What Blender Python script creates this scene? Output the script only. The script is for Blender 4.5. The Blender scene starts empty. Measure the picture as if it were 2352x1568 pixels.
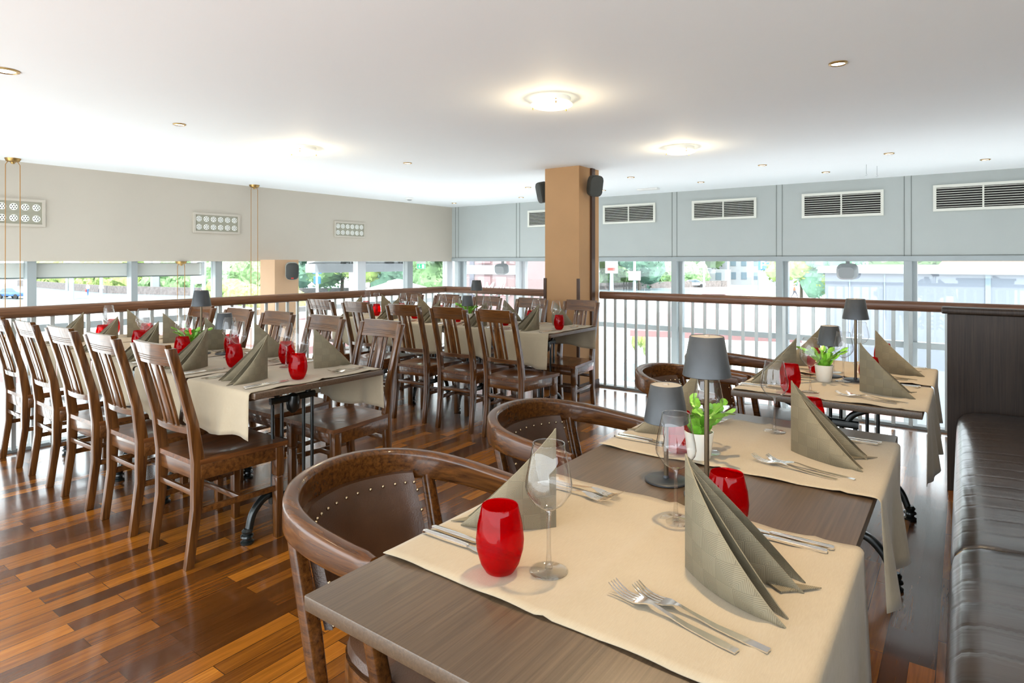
import bpy, bmesh, math, random
from mathutils import Vector, Matrix, Euler
random.seed(7)
PI = math.pi
S = bpy.context.scene
COL = S.collection

# ------------------------------------------------------------------ camera, world, sun, exposure
EYE = 1.317
cam = bpy.data.cameras.new('camera'); co = bpy.data.objects.new('camera', cam); COL.objects.link(co)
cam.sensor_width = 36.0; cam.lens = 36.0 * 1414.0 / 2352.0
cam.shift_y = -184.0 / 2352.0
co.location = (0, 0, EYE); co.rotation_euler = (PI / 2, 0, math.radians(36.282))
cam.clip_start = 0.02; cam.clip_end = 800
S.camera = co
S.view_settings.view_transform = 'Standard'; S.view_settings.look = 'None'
S.view_settings.exposure = 0.62; S.view_settings.gamma = 1.0; S.view_settings.use_curve_mapping = False
w = bpy.data.worlds.new('sky'); S.world = w; w.use_nodes = True
bg = w.node_tree.nodes['Background']
bg.inputs['Color'].default_value = (0.86, 0.94, 1.0, 1); bg.inputs['Strength'].default_value = 4.3
sun = bpy.data.lights.new('sun', 'SUN'); sun.energy = 6.0; sun.angle = math.radians(2.0); sun.color = (1, 0.96, 0.9)
so = bpy.data.objects.new('sun', sun); COL.objects.link(so); so.rotation_euler = (math.radians(28), math.radians(14), math.radians(20))
try:
    S.cycles.max_bounces = 10; S.cycles.transparent_max_bounces = 32; S.cycles.transmission_bounces = 10
    S.cycles.sample_clamp_indirect = 6.0; S.cycles.caustics_reflective = False; S.cycles.caustics_refractive = False
    S.cycles.use_denoising = True
except Exception: pass

# ------------------------------------------------------------------ materials
MATS = {}
def nt(name):
    m = bpy.data.materials.new(name); m.use_nodes = True
    t = m.node_tree; b = t.nodes['Principled BSDF']; MATS[name] = m
    return m, t, b
def N(t, kind, **k):
    n = t.nodes.new(kind)
    for a, v in k.items():
        if a.startswith('i_'): n.inputs[a[2:].replace('_', ' ')].default_value = v
        else: setattr(n, a, v)
    return n
def flat(name, col, rough=0.5, metal=0.0, var=0.0, scale=8.0, spec=None, bump=0.0, bscale=60.0, coat=0.0):
    m, t, b = nt(name)
    b.inputs['Base Color'].default_value = (*col, 1); b.inputs['Roughness'].default_value = rough; b.inputs['Metallic'].default_value = metal
    if spec is not None: b.inputs['Specular IOR Level'].default_value = spec
    if coat: b.inputs['Coat Weight'].default_value = coat; b.inputs['Coat Roughness'].default_value = 0.08
    tc = N(t, 'ShaderNodeTexCoord')
    if var:
        no = N(t, 'ShaderNodeTexNoise'); no.inputs['Scale'].default_value = scale; no.inputs['Detail'].default_value = 4
        t.links.new(tc.outputs['Object'], no.inputs['Vector'])
        r = N(t, 'ShaderNodeValToRGB'); r.color_ramp.elements[0].position = 0.3; r.color_ramp.elements[1].position = 0.7
        r.color_ramp.elements[0].color = (*[c * (1 - var) for c in col], 1); r.color_ramp.elements[1].color = (*[min(1, c * (1 + var)) for c in col], 1)
        t.links.new(no.outputs['Fac'], r.inputs['Fac']); t.links.new(r.outputs['Color'], b.inputs['Base Color'])
    if bump:
        n2 = N(t, 'ShaderNodeTexNoise'); n2.inputs['Scale'].default_value = bscale; n2.inputs['Detail'].default_value = 3
        t.links.new(tc.outputs['Object'], n2.inputs['Vector'])
        bp = N(t, 'ShaderNodeBump'); bp.inputs['Strength'].default_value = bump; bp.inputs['Distance'].default_value = 0.01
        t.links.new(n2.outputs['Fac'], bp.inputs['Height']); t.links.new(bp.outputs['Normal'], b.inputs['Normal'])
    return m
def wood(name, c0, c1, rough=0.3, axis='z', fine=45.0, coat=0.3, bump=0.05, wear=0.0):
    m, t, b = nt(name)
    tc = N(t, 'ShaderNodeTexCoord'); mp = N(t, 'ShaderNodeMapping')
    sc = {'x': (1.2, fine * .5, fine * .5), 'y': (fine * .5, 1.2, fine * .5), 'z': (fine * .5, fine * .5, 1.2)}[axis]
    mp.inputs['Scale'].default_value = sc
    t.links.new(tc.outputs['Object'], mp.inputs['Vector'])
    no = N(t, 'ShaderNodeTexNoise'); no.inputs['Scale'].default_value = 3.0; no.inputs['Detail'].default_value = 7; no.inputs['Roughness'].default_value = 0.62; no.inputs['Distortion'].default_value = 0.3
    t.links.new(mp.outputs['Vector'], no.inputs['Vector'])
    r = N(t, 'ShaderNodeValToRGB'); r.color_ramp.elements[0].position = 0.3; r.color_ramp.elements[1].position = 0.72
    r.color_ramp.elements[0].color = (*c0, 1); r.color_ramp.elements[1].color = (*c1, 1)
    t.links.new(no.outputs['Fac'], r.inputs['Fac']); t.links.new(r.outputs['Color'], b.inputs['Base Color'])
    b.inputs['Roughness'].default_value = rough; b.inputs['Coat Weight'].default_value = coat; b.inputs['Coat Roughness'].default_value = 0.09; b.inputs['Specular IOR Level'].default_value = 0.3
    bp = N(t, 'ShaderNodeBump'); bp.inputs['Strength'].default_value = bump; bp.inputs['Distance'].default_value = 0.004
    t.links.new(no.outputs['Fac'], bp.inputs['Height']); t.links.new(bp.outputs['Normal'], b.inputs['Normal'])
    return m
def emis(name, col, st):
    m, t, b = nt(name)
    b.inputs['Base Color'].default_value = (*col, 1); b.inputs['Emission Color'].default_value = (*col, 1); b.inputs['Emission Strength'].default_value = st
    return m
def thin_glass(name, tint=(1, 1, 1), refl=1.6, edge=None, edge_amt=0.0, diffuse=None, dmix=0.0, base=0.0):
    m, t, b = nt(name); t.nodes.remove(b); out = t.nodes['Material Output']
    tr = N(t, 'ShaderNodeBsdfTransparent'); tr.inputs['Color'].default_value = (*tint, 1)
    gl = N(t, 'ShaderNodeBsdfGlossy'); gl.inputs['Roughness'].default_value = 0.02
    l0 = N(t, 'ShaderNodeLayerWeight'); l0.inputs['Blend'].default_value = 0.5
    fr = N(t, 'ShaderNodeMath', operation='POWER'); fr.inputs[1].default_value = 4.5; t.links.new(l0.outputs['Facing'], fr.inputs[0])
    ml = N(t, 'ShaderNodeMath', operation='MULTIPLY_ADD'); ml.inputs[1].default_value = .7 * refl; ml.inputs[2].default_value = base + .035 * refl; ml.use_clamp = True
    t.links.new(fr.outputs[0], ml.inputs[0])
    cur = tr.outputs[0]
    if edge:
        lw = N(t, 'ShaderNodeLayerWeight'); lw.inputs['Blend'].default_value = 0.5
        pw = N(t, 'ShaderNodeMath', operation='POWER'); pw.inputs[1].default_value = 6.0
        t.links.new(lw.outputs['Facing'], pw.inputs[0])
        m2 = N(t, 'ShaderNodeMath', operation='MULTIPLY'); m2.inputs[1].default_value = edge_amt; t.links.new(pw.outputs[0], m2.inputs[0])
        te = N(t, 'ShaderNodeBsdfTransparent'); te.inputs['Color'].default_value = (*edge, 1)
        mx = N(t, 'ShaderNodeMixShader'); t.links.new(m2.outputs[0], mx.inputs[0]); t.links.new(cur, mx.inputs[1]); t.links.new(te.outputs[0], mx.inputs[2]); cur = mx.outputs[0]
    if diffuse:
        d = N(t, 'ShaderNodeBsdfTranslucent'); d.inputs['Color'].default_value = (*diffuse, 1)
        d2 = N(t, 'ShaderNodeBsdfDiffuse'); d2.inputs['Color'].default_value = (*diffuse, 1)
        md = N(t, 'ShaderNodeMixShader'); md.inputs[0].default_value = .5; t.links.new(d.outputs[0], md.inputs[1]); t.links.new(d2.outputs[0], md.inputs[2])
        mx = N(t, 'ShaderNodeMixShader'); mx.inputs[0].default_value = dmix; t.links.new(cur, mx.inputs[1]); t.links.new(md.outputs[0], mx.inputs[2]); cur = mx.outputs[0]
    mx = N(t, 'ShaderNodeMixShader'); t.links.new(ml.outputs[0], mx.inputs[0]); t.links.new(cur, mx.inputs[1]); t.links.new(gl.outputs[0], mx.inputs[2])
    t.links.new(mx.outputs[0], out.inputs['Surface'])
    return m

M_CHAIR = wood('chair_wood', (0.032, 0.0095, 0.002), (0.165, 0.062, 0.014), 0.30, 'z', 40, 1.0)
M_CHAIRX = wood('chair_wood_cross', (0.034, 0.0105, 0.0025), (0.175, 0.066, 0.015), 0.30, 'x', 40, 1.0)
M_BENT = wood('bentwood', (0.026, 0.0085, 0.002), (0.135, 0.049, 0.010), 0.27, 'x', 60, 0.4)
M_RAIL = wood('rail_wood', (0.10, 0.045, 0.022), (0.24, 0.115, 0.058), 0.38, 'y', 60, 0.2)
M_RAILX = wood('rail_wood_cross', (0.10, 0.045, 0.026), (0.24, 0.115, 0.062), 0.38, 'x', 60, 0.2)
M_DARKPANEL = wood('dark_panel', (0.022, 0.014, 0.010), (0.060, 0.038, 0.026), 0.5, 'z', 90, 0.05)
M_DARKTRIM = wood('dark_trim', (0.03, 0.014, 0.008), (0.10, 0.05, 0.028), 0.4, 'z', 60, 0.1)
M_TOP = wood('table_top', (0.045, 0.028, 0.015), (0.105, 0.067, 0.038), 0.36, 'y', 130, 0.0, 0.10)
M_TOP.node_tree.nodes['Principled BSDF'].inputs['Specular IOR Level'].default_value = 0.6
M_TOPX = wood('table_top_cross', (0.055, 0.034, 0.020), (0.125, 0.078, 0.048), 0.33, 'x', 130, 0.25, 0.10)
M_IRON = flat('cast_iron', (0.010, 0.014, 0.014), 0.28, 0.3, 0.2, 30, coat=0.3)
M_STEEL = flat('steel', (0.92, 0.90, 0.86), 0.14, 1.0, 0.05, 20)
M_BALUSTER = flat('baluster_paint', (0.56, 0.62, 0.62), 0.3, 0.2, 0.04, 10)
M_CEIL = flat('ceiling_paint', (0.93, 0.96, 0.985), 0.75, var=0.015, scale=1.2)
M_WALLL = flat('cream_wall', (0.51, 0.465, 0.395), 0.8, var=0.02, scale=2, bump=0.05, bscale=200)
M_WALLR = flat('grey_panel', (0.44, 0.475, 0.465), 0.65, var=0.02, scale=3, bump=0.05, bscale=200)
M_WALLADD = flat('added_wall', (0.50, 0.46, 0.40), 0.8)
M_SEAM = flat('grey_seam', (0.17, 0.19, 0.18), 0.7)
M_PILLAR = flat('ochre_plaster', (0.43, 0.245, 0.115), 0.8, var=0.03, scale=4, bump=0.15, bscale=300)
M_COLUMN = flat('peach_plaster', (0.55, 0.36, 0.22), 0.8, var=0.03, scale=4, bump=0.1, bscale=300)
M_FRAME = flat('window_frame', (0.33, 0.37, 0.38), 0.4, 0.1, 0.02, 5)
M_FRAMED = flat('window_frame_dark', (0.26, 0.29, 0.29), 0.45)
M_FRAMEL = flat('window_frame_light', (0.56, 0.58, 0.60), 0.4)
M_WHITE = flat('white_enamel', (0.82, 0.82, 0.80), 0.4)
M_VENT = flat('vent_cream', (0.74, 0.74, 0.67), 0.5)
M_BLACK = flat('black_void', (0.008, 0.007, 0.006), 0.8)
M_GRILLE = flat('grille_beige', (0.33, 0.32, 0.25), 0.5)
M_DISC = flat('grille_disc', (0.82, 0.83, 0.78), 0.5)
M_BRASS = flat('brass', (0.42, 0.27, 0.10), 0.35, 1.0)
M_CORD = flat('brown_cord', (0.36, 0.19, 0.06), 0.8)
M_SPK = flat('speaker_black', (0.035, 0.038, 0.034), 0.55, bump=0.3, bscale=400)
M_SPKG = flat('speaker_grey', (0.28, 0.30, 0.31), 0.5)
M_SPKB = flat('speaker_cabinet', (0.34, 0.35, 0.32), 0.5)
M_RED = flat('label_red', (0.6, 0.05, 0.04), 0.5)
M_LAMP = flat('lamp_charcoal', (0.050, 0.056, 0.062), 0.42, 0.35, 0.08, 40)
M_LAMPB = flat('lamp_bronze', (0.14, 0.105, 0.065), 0.38, 0.7)
M_LAMPT = flat('lamp_cap', (0.30, 0.275, 0.24), 0.5)
M_POT = flat('pot_ceramic', (0.80, 0.77, 0.68), 0.35)
M_SOIL = flat('soil', (0.22, 0.13, 0.06), 0.9, var=0.5, scale=150)
M_LEAF = flat('cactus_leaf', (0.16, 0.42, 0.035), 0.35, var=0.45, scale=30)
M_LEAF.node_tree.nodes['Principled BSDF'].inputs['Subsurface Weight'].default_value = 0.0
M_NAIL = flat('nail_brass', (0.45, 0.36, 0.24), 0.25, 1.0)
M_LEATHER = flat('brown_leather', (0.055, 0.024, 0.010), 0.36, var=0.18, scale=14, bump=0.15, bscale=260, coat=0.1)
M_GLASS = thin_glass('clear_glass', (0.985, 0.985, 0.985), 2.0, (0.12, 0.13, 0.14), 0.95)
M_WIN = thin_glass('window_glass', (0.97, 0.985, 0.98), 1.0)
M_REDGL = thin_glass('red_glass', (0.90, 0.008, 0.014), 0.5, (0.22, 0.0, 0.004), 0.7, (0.55, 0.001, 0.005), 0.26)
M_LIGHT = emis('lamp_glass', (1.0, 0.90, 0.62), 1.9)
M_SPOT = emis('spot_bulb', (1.0, 0.86, 0.60), 9.0)
M_EXITG = emis('exit_green', (0.05, 0.62, 0.22), 0.7)
M_EXITW = emis('exit_white', (0.9, 1.0, 0.9), 0.8)
# exterior
M_GROUND = flat('pale_paving', (0.54, 0.54, 0.53), 0.9, var=0.06, scale=3)
M_ROAD = flat('asphalt', (0.115, 0.148, 0.165), 0.9, var=0.05, scale=2)
M_STONE = flat('stone_wall', (0.15, 0.13, 0.125), 0.9, var=0.25, scale=3)
M_TREE = flat('tree_leaf', (0.14, 0.25, 0.10), 0.7, var=0.55, scale=2.5)
M_TREE2 = flat('tree_leaf_light', (0.24, 0.33, 0.09), 0.7, var=0.45, scale=2.5)
M_TREEB = flat('tree_leaf_blue', (0.13, 0.25, 0.175), 0.7, var=0.5, scale=2.5)
M_BARK = flat('bark', (0.10, 0.08, 0.06), 0.9)
M_GRASS = flat('grass', (0.30, 0.52, 0.10), 0.9, var=0.2, scale=4)
M_PARASOL = flat('parasol_red', (0.23, 0.125, 0.125), 0.8)
M_PARASOLW = flat('parasol_cream', (0.88, 0.80, 0.78), 0.8)
M_BOX = flat('pale_cladding', (0.17, 0.195, 0.235), 0.5)
M_BOXS = flat('cladding_joint', (0.20, 0.26, 0.30), 0.6)
M_PINK = flat('pink_facade', (0.16, 0.105, 0.105), 0.8)
M_PINK2 = flat('pale_pink_facade', (0.235, 0.135, 0.14), 0.8)
M_GREYB = flat('grey_facade', (0.20, 0.23, 0.25), 0.8)
M_WHITEB = flat('white_facade', (0.22, 0.235, 0.25), 0.8)
M_ROOF = flat('orange_roof', (0.62, 0.33, 0.10), 0.8)
M_WINB = flat('building_window', (0.10, 0.14, 0.17), 0.3)
M_POLE = flat('street_pole', (0.32, 0.37, 0.42), 0.6)
M_BLUE = flat('car_blue', (0.03, 0.10, 0.30), 0.25, coat=0.5)
M_TYRE = flat('tyre', (0.02, 0.02, 0.02), 0.8)
M_SIGNB = flat('sign_blue', (0.01, 0.09, 0.62), 0.5)
M_SKIN = flat('skin', (0.55, 0.32, 0.22), 0.6)
M_JEANS = flat('blue_trousers', (0.05, 0.12, 0.30), 0.8)
M_LETTER = flat('white_letter', (0.88, 0.88, 0.86), 0.6)
M_SHIRT = flat('white_shirt', (0.80, 0.78, 0.76), 0.8)
M_DARKCL = flat('dark_clothes', (0.06, 0.06, 0.08), 0.8)
M_HAIR = flat('hair', (0.25, 0.10, 0.05), 0.7)
M_BAG = flat('red_bag', (0.7, 0.08, 0.07), 0.6)
M_PLANTER = flat('grey_planter', (0.22, 0.27, 0.30), 0.7)

# floor: narrow staves running along y
def mat_floor():
    m, t, b = nt('parquet')
    tc = N(t, 'ShaderNodeTexCoord'); sp = N(t, 'ShaderNodeSeparateXYZ'); cb = N(t, 'ShaderNodeCombineXYZ')
    t.links.new(tc.outputs['Object'], sp.inputs[0]); t.links.new(sp.outputs['Y'], cb.inputs['X']); t.links.new(sp.outputs['X'], cb.inputs['Y'])
    br = N(t, 'ShaderNodeTexBrick'); br.offset = 0.37; br.offset_frequency = 2; br.squash = 1.0
    for k, v in {'Scale': 1.0, 'Mortar Size': 0.0012, 'Mortar Smooth': 0.1, 'Bias': 0.0, 'Brick Width': 0.52, 'Row Height': 0.073}.items(): br.inputs[k].default_value = v
    br.inputs['Color1'].default_value = (0, 0, 0, 1); br.inputs['Color2'].default_value = (1, 1, 1, 1); br.inputs['Mortar'].default_value = (0.25, 0.25, 0.25, 1)
    t.links.new(cb.outputs[0], br.inputs['Vector'])
    mp = N(t, 'ShaderNodeMapping'); mp.inputs['Scale'].default_value = (26, 1.6, 1)
    t.links.new(tc.outputs['Object'], mp.inputs['Vector'])
    # shift the grain per stave
    ad = N(t, 'ShaderNodeVectorMath', operation='ADD'); t.links.new(mp.outputs[0], ad.inputs[0])
    sc = N(t, 'ShaderNodeVectorMath', operation='SCALE'); sc.inputs['Scale'].default_value = 37.0
    t.links.new(br.outputs['Color'], sc.inputs[0]); t.links.new(sc.outputs[0], ad.inputs[1])
    no = N(t, 'ShaderNodeTexNoise'); no.inputs['Scale'].default_value = 2.2; no.inputs['Detail'].default_value = 8; no.inputs['Roughness'].default_value = 0.6; no.inputs['Distortion'].default_value = 0.8
    t.links.new(ad.outputs[0], no.inputs['Vector'])
    rp = N(t, 'ShaderNodeValToRGB'); e = rp.color_ramp.elements
    e[0].position = 0.0; e[0].color = (0.022, 0.007, 0.002, 1); e[1].position = 1.0; e[1].color = (0.58, 0.22, 0.024, 1)
    x = e.new(0.45); x.color = (0.115, 0.036, 0.005, 1)
    x = e.new(0.8); x.color = (0.33, 0.112, 0.011, 1)
    mx = N(t, 'ShaderNodeMath', operation='MULTIPLY_ADD'); mx.inputs[1].default_value = 0.62
    m3 = N(t, 'ShaderNodeMath', operation='MULTIPLY'); m3.inputs[1].default_value = 0.62
    t.links.new(no.outputs['Fac'], m3.inputs[0]); t.links.new(br.outputs['Color'], mx.inputs[0]); t.links.new(m3.outputs[0], mx.inputs[2])
    sub = N(t, 'ShaderNodeMath', operation='SUBTRACT'); sub.inputs[1].default_value = 0.10; t.links.new(mx.outputs[0], sub.inputs[0])
    t.links.new(sub.outputs[0], rp.inputs['Fac'])
    dk = N(t, 'ShaderNodeMixRGB', blend_type='MULTIPLY'); dk.inputs['Fac'].default_value = 1
    inv = N(t, 'ShaderNodeMapRange'); inv.inputs['To Min'].default_value = 1.0; inv.inputs['To Max'].default_value = 0.35
    t.links.new(br.outputs['Fac'], inv.inputs['Value']); t.links.new(rp.outputs['Color'], dk.inputs['Color1']); t.links.new(inv.outputs[0], dk.inputs['Color2'])
    t.links.new(dk.outputs[0], b.inputs['Base Color'])
    n2 = N(t, 'ShaderNodeTexNoise'); n2.inputs['Scale'].default_value = 5; n2.inputs['Detail'].default_value = 6; t.links.new(tc.outputs['Object'], n2.inputs['Vector'])
    mr = N(t, 'ShaderNodeMapRange'); mr.inputs['To Min'].default_value = 0.20; mr.inputs['To Max'].default_value = 0.28; t.links.new(n2.outputs['Fac'], mr.inputs['Value'])
    t.links.new(mr.outputs[0], b.inputs['Roughness']); b.inputs['Coat Weight'].default_value = 0.45; b.inputs['Coat Roughness'].default_value = 0.10; b.inputs['Specular IOR Level'].default_value = 0.35
    bp = N(t, 'ShaderNodeBump'); bp.inputs['Strength'].default_value = 0.25; bp.inputs['Distance'].default_value = 0.002
    t.links.new(no.outputs['Fac'], bp.inputs['Height']); t.links.new(bp.outputs['Normal'], b.inputs['Normal'])
    return m
M_FLOOR = mat_floor()
# woven runner
def mat_cloth():
    m, t, b = nt('linen_runner')
    b.inputs['Roughness'].default_value = 0.85; b.inputs['Sheen Weight'].default_value = 0.15
    tc = N(t, 'ShaderNodeTexCoord')
    n1 = N(t, 'ShaderNodeTexNoise'); n1.inputs['Scale'].default_value = 6; n1.inputs['Detail'].default_value = 3; t.links.new(tc.outputs['Object'], n1.inputs['Vector'])
    mp = N(t, 'ShaderNodeMapping'); mp.inputs['Scale'].default_value = (700, 60, 60); t.links.new(tc.outputs['Object'], mp.inputs['Vector'])
    n2 = N(t, 'ShaderNodeTexNoise'); n2.inputs['Scale'].default_value = 1; n2.inputs['Detail'].default_value = 2; t.links.new(mp.outputs[0], n2.inputs['Vector'])
    ad = N(t, 'ShaderNodeMath', operation='ADD'); t.links.new(n1.outputs['Fac'], ad.inputs[0]); t.links.new(n2.outputs['Fac'], ad.inputs[1])
    r = N(t, 'ShaderNodeValToRGB'); r.color_ramp.elements[0].position = 0.0; r.color_ramp.elements[1].position = 1.0
    hf = N(t, 'ShaderNodeMath', operation='MULTIPLY'); hf.inputs[1].default_value = 0.5; t.links.new(ad.outputs[0], hf.inputs[0]); t.links.new(hf.outputs[0], r.inputs['Fac'])
    r.color_ramp.elements[0].color = (0.29, 0.236, 0.157, 1); r.color_ramp.elements[1].color = (0.43, 0.366, 0.258, 1)
    t.links.new(r.outputs['Color'], b.inputs['Base Color'])
    wv = N(t, 'ShaderNodeTexNoise'); wv.inputs['Scale'].default_value = 500; t.links.new(tc.outputs['Object'], wv.inputs['Vector'])
    bp = N(t, 'ShaderNodeBump'); bp.inputs['Strength'].default_value = 0.2; bp.inputs['Distance'].default_value = 0.001
    t.links.new(wv.outputs['Fac'], bp.inputs['Height']); t.links.new(bp.outputs['Normal'], b.inputs['Normal'])
    return m
M_CLOTH = mat_cloth()
# olive damask napkin: squares of chevron lines, from the UVs (metres)
def mat_napkin():
    m, t, b = nt('damask_napkin')
    b.inputs['Roughness'].default_value = 0.8
    uv = N(t, 'ShaderNodeUVMap')
    sp = N(t, 'ShaderNodeSeparateXYZ'); t.links.new(uv.outputs[0], sp.inputs[0])
    def mth(op, a, bb=None, c=None):
        n = N(t, 'ShaderNodeMath', operation=op)
        for i, v in enumerate((a, bb, c)):
            if v is None: continue
            if isinstance(v, (int, float)): n.inputs[i].default_value = v
            else: t.links.new(v, n.inputs[i])
        return n.outputs[0]
    cell = 0.034
    u = mth('DIVIDE', sp.outputs['X'], cell); v = mth('DIVIDE', sp.outputs['Y'], cell)
    fu = mth('FRACT', u); fv = mth('FRACT', v)
    chk = mth('MODULO', mth('ADD', mth('FLOOR', u), mth('FLOOR', v)), 2.0)
    chk = mth('ABSOLUTE', chk)
    du = mth('ABSOLUTE', mth('SUBTRACT', fu, fv)); dv = mth('ABSOLUTE', mth('SUBTRACT', mth('ADD', fu, fv), 1.0))
    a1 = mth('MAXIMUM', fu, fv); a2 = mth('MAXIMUM', mth('SUBTRACT', 1.0, fu), fv)
    k = mth('ADD', mth('MULTIPLY', chk, a1), mth('MULTIPLY', mth('SUBTRACT', 1.0, chk), a2))
    st = mth('SINE', mth('MULTIPLY', k, 2 * PI * 13))
    val = mth('ADD', mth('MULTIPLY', st, 0.24), mth('ADD', mth('MULTIPLY', chk, 0.09), 0.42))
    r = N(t, 'ShaderNodeValToRGB'); r.color_ramp.elements[0].color = (0.09, 0.075, 0.045, 1); r.color_ramp.elements[1].color = (0.275, 0.235, 0.152, 1)
    t.links.new(val, r.inputs['Fac']); t.links.new(r.outputs['Color'], b.inputs['Base Color'])
    bp = N(t, 'ShaderNodeBump'); bp.inputs['Strength'].default_value = 0.25; bp.inputs['Distance'].default_value = 0.001
    t.links.new(st, bp.inputs['Height']); t.links.new(bp.outputs['Normal'], b.inputs['Normal'])
    return m
M_NAP = mat_napkin()
# seat with a field of small drilled holes in the dished middle
def mat_seat():
    m, t, b = nt('drilled_seat')
    tc = N(t, 'ShaderNodeTexCoord'); mp = N(t, 'ShaderNodeMapping'); mp.inputs['Scale'].default_value = (22, 1.2, 22)
    t.links.new(tc.outputs['Object'], mp.inputs['Vector'])
    no = N(t, 'ShaderNodeTexNoise'); no.inputs['Scale'].default_value = 3; no.inputs['Detail'].default_value = 6; t.links.new(mp.outputs[0], no.inputs['Vector'])
    r = N(t, 'ShaderNodeValToRGB'); r.color_ramp.elements[0].position = .3; r.color_ramp.elements[1].position = .72
    r.color_ramp.elements[0].color = (0.05, 0.016, 0.005, 1); r.color_ramp.elements[1].color = (0.20, 0.072, 0.020, 1)
    t.links.new(no.outputs['Fac'], r.inputs['Fac'])
    vs = N(t, 'ShaderNodeVectorMath', operation='SCALE'); vs.inputs['Scale'].default_value = 1 / 0.017; t.links.new(tc.outputs['Object'], vs.inputs[0])
    fr = N(t, 'ShaderNodeVectorMath', operation='FRACTION'); t.links.new(vs.outputs[0], fr.inputs[0])
    sb = N(t, 'ShaderNodeVectorMath', operation='SUBTRACT'); sb.inputs[1].default_value = (.5, .5, .5); t.links.new(fr.outputs[0], sb.inputs[0])
    mu = N(t, 'ShaderNodeVectorMath', operation='MULTIPLY'); mu.inputs[1].default_value = (1, 1, 0); t.links.new(sb.outputs[0], mu.inputs[0])
    ln = N(t, 'ShaderNodeVectorMath', operation='LENGTH'); t.links.new(mu.outputs[0], ln.inputs[0])
    lt = N(t, 'ShaderNodeMath', operation='LESS_THAN'); lt.inputs[1].default_value = 0.16; t.links.new(ln.outputs['Value'], lt.inputs[0])
    ob = N(t, 'ShaderNodeVectorMath', operation='SUBTRACT'); ob.inputs[1].default_value = (0, 0.02, 0.45); t.links.new(tc.outputs['Object'], ob.inputs[0])
    l2 = N(t, 'ShaderNodeVectorMath', operation='LENGTH'); t.links.new(ob.outputs[0], l2.inputs[0])
    g = N(t, 'ShaderNodeMath', operation='LESS_THAN'); g.inputs[1].default_value = 0.085; t.links.new(l2.outputs['Value'], g.inputs[0])
    pr = N(t, 'ShaderNodeMath', operation='MULTIPLY'); t.links.new(lt.outputs[0], pr.inputs[0]); t.links.new(g.outputs[0], pr.inputs[1])
    mx = N(t, 'ShaderNodeMixRGB'); mx.inputs['Color2'].default_value = (0.01, 0.006, 0.004, 1); t.links.new(pr.outputs[0], mx.inputs['Fac']); t.links.new(r.outputs['Color'], mx.inputs['Color1'])
    t.links.new(mx.outputs[0], b.inputs['Base Color']); b.inputs['Roughness'].default_value = 0.28; b.inputs['Coat Weight'].default_value = 0.4; b.inputs['Coat Roughness'].default_value = 0.12
    return m
M_SEAT = mat_seat()
# bench leather with zigzag seams across every 14 cm and fine creases
def mat_bench():
    m, t, b = nt('bench_leather')
    tc = N(t, 'ShaderNodeTexCoord'); sp = N(t, 'ShaderNodeSeparateXYZ'); t.links.new(tc.outputs['Object'], sp.inputs[0])
    def mth(op, a, bb=None):
        n = N(t, 'ShaderNodeMath', operation=op)
        for i, v in enumerate((a, bb)):
            if v is None: continue
            if isinstance(v, (int, float)): n.inputs[i].default_value = v
            else: t.links.new(v, n.inputs[i])
        return n.outputs[0]
    zz = mth('MULTIPLY', mth('PINGPONG', mth('MULTIPLY', mth('ADD', sp.outputs['X'], mth('MULTIPLY', sp.outputs['Z'], -1.0)), 1 / 0.008), 1.0), 0.004)
    yy = mth('ADD', sp.outputs['Y'], zz)
    fr = mth('ABSOLUTE', mth('SUBTRACT', mth('FRACT', mth('ADD', mth('DIVIDE', yy, 0.125), 100.0)), 0.5))
    ln = mth('LESS_THAN', fr, 0.0085)
    mp = N(t, 'ShaderNodeMapping'); mp.inputs['Scale'].default_value = (2.0, 13, 2.0); t.links.new(tc.outputs['Object'], mp.inputs['Vector'])
    no = N(t, 'ShaderNodeTexNoise'); no.inputs['Scale'].default_value = 1.1; no.inputs['Detail'].default_value = 5; no.inputs['Distortion'].default_value = 1.0; t.links.new(mp.outputs[0], no.inputs['Vector'])
    r = N(t, 'ShaderNodeValToRGB'); r.color_ramp.elements[0].position = .3; r.color_ramp.elements[1].position = .75
    r.color_ramp.elements[0].color = (0.026, 0.019, 0.016, 1); r.color_ramp.elements[1].color = (0.055, 0.040, 0.033, 1); t.links.new(no.outputs['Fac'], r.inputs['Fac'])
    mx = N(t, 'ShaderNodeMixRGB'); mx.inputs['Color2'].default_value = (0.018, 0.010, 0.008, 1); t.links.new(ln, mx.inputs['Fac']); t.links.new(r.outputs['Color'], mx.inputs['Color1'])
    t.links.new(mx.outputs[0], b.inputs['Base Color']); b.inputs['Roughness'].default_value = 0.30; b.inputs['Specular IOR Level'].default_value = 0.8; b.inputs['Coat Weight'].default_value = 0.5; b.inputs['Coat Roughness'].default_value = 0.22
    hs = mth('SUBTRACT', no.outputs['Fac'], mth('MULTIPLY', mth('SUBTRACT', 1.0, mth('MINIMUM', mth('MULTIPLY', fr, 8.0), 1.0)), 0.5))
    bp = N(t, 'ShaderNodeBump'); bp.inputs['Strength'].default_value = 0.28; bp.inputs['Distance'].default_value = 0.010
    t.links.new(hs, bp.inputs['Height']); t.links.new(bp.outputs['Normal'], b.inputs['Normal'])
    return m
M_BENCH = mat_bench()

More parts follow.
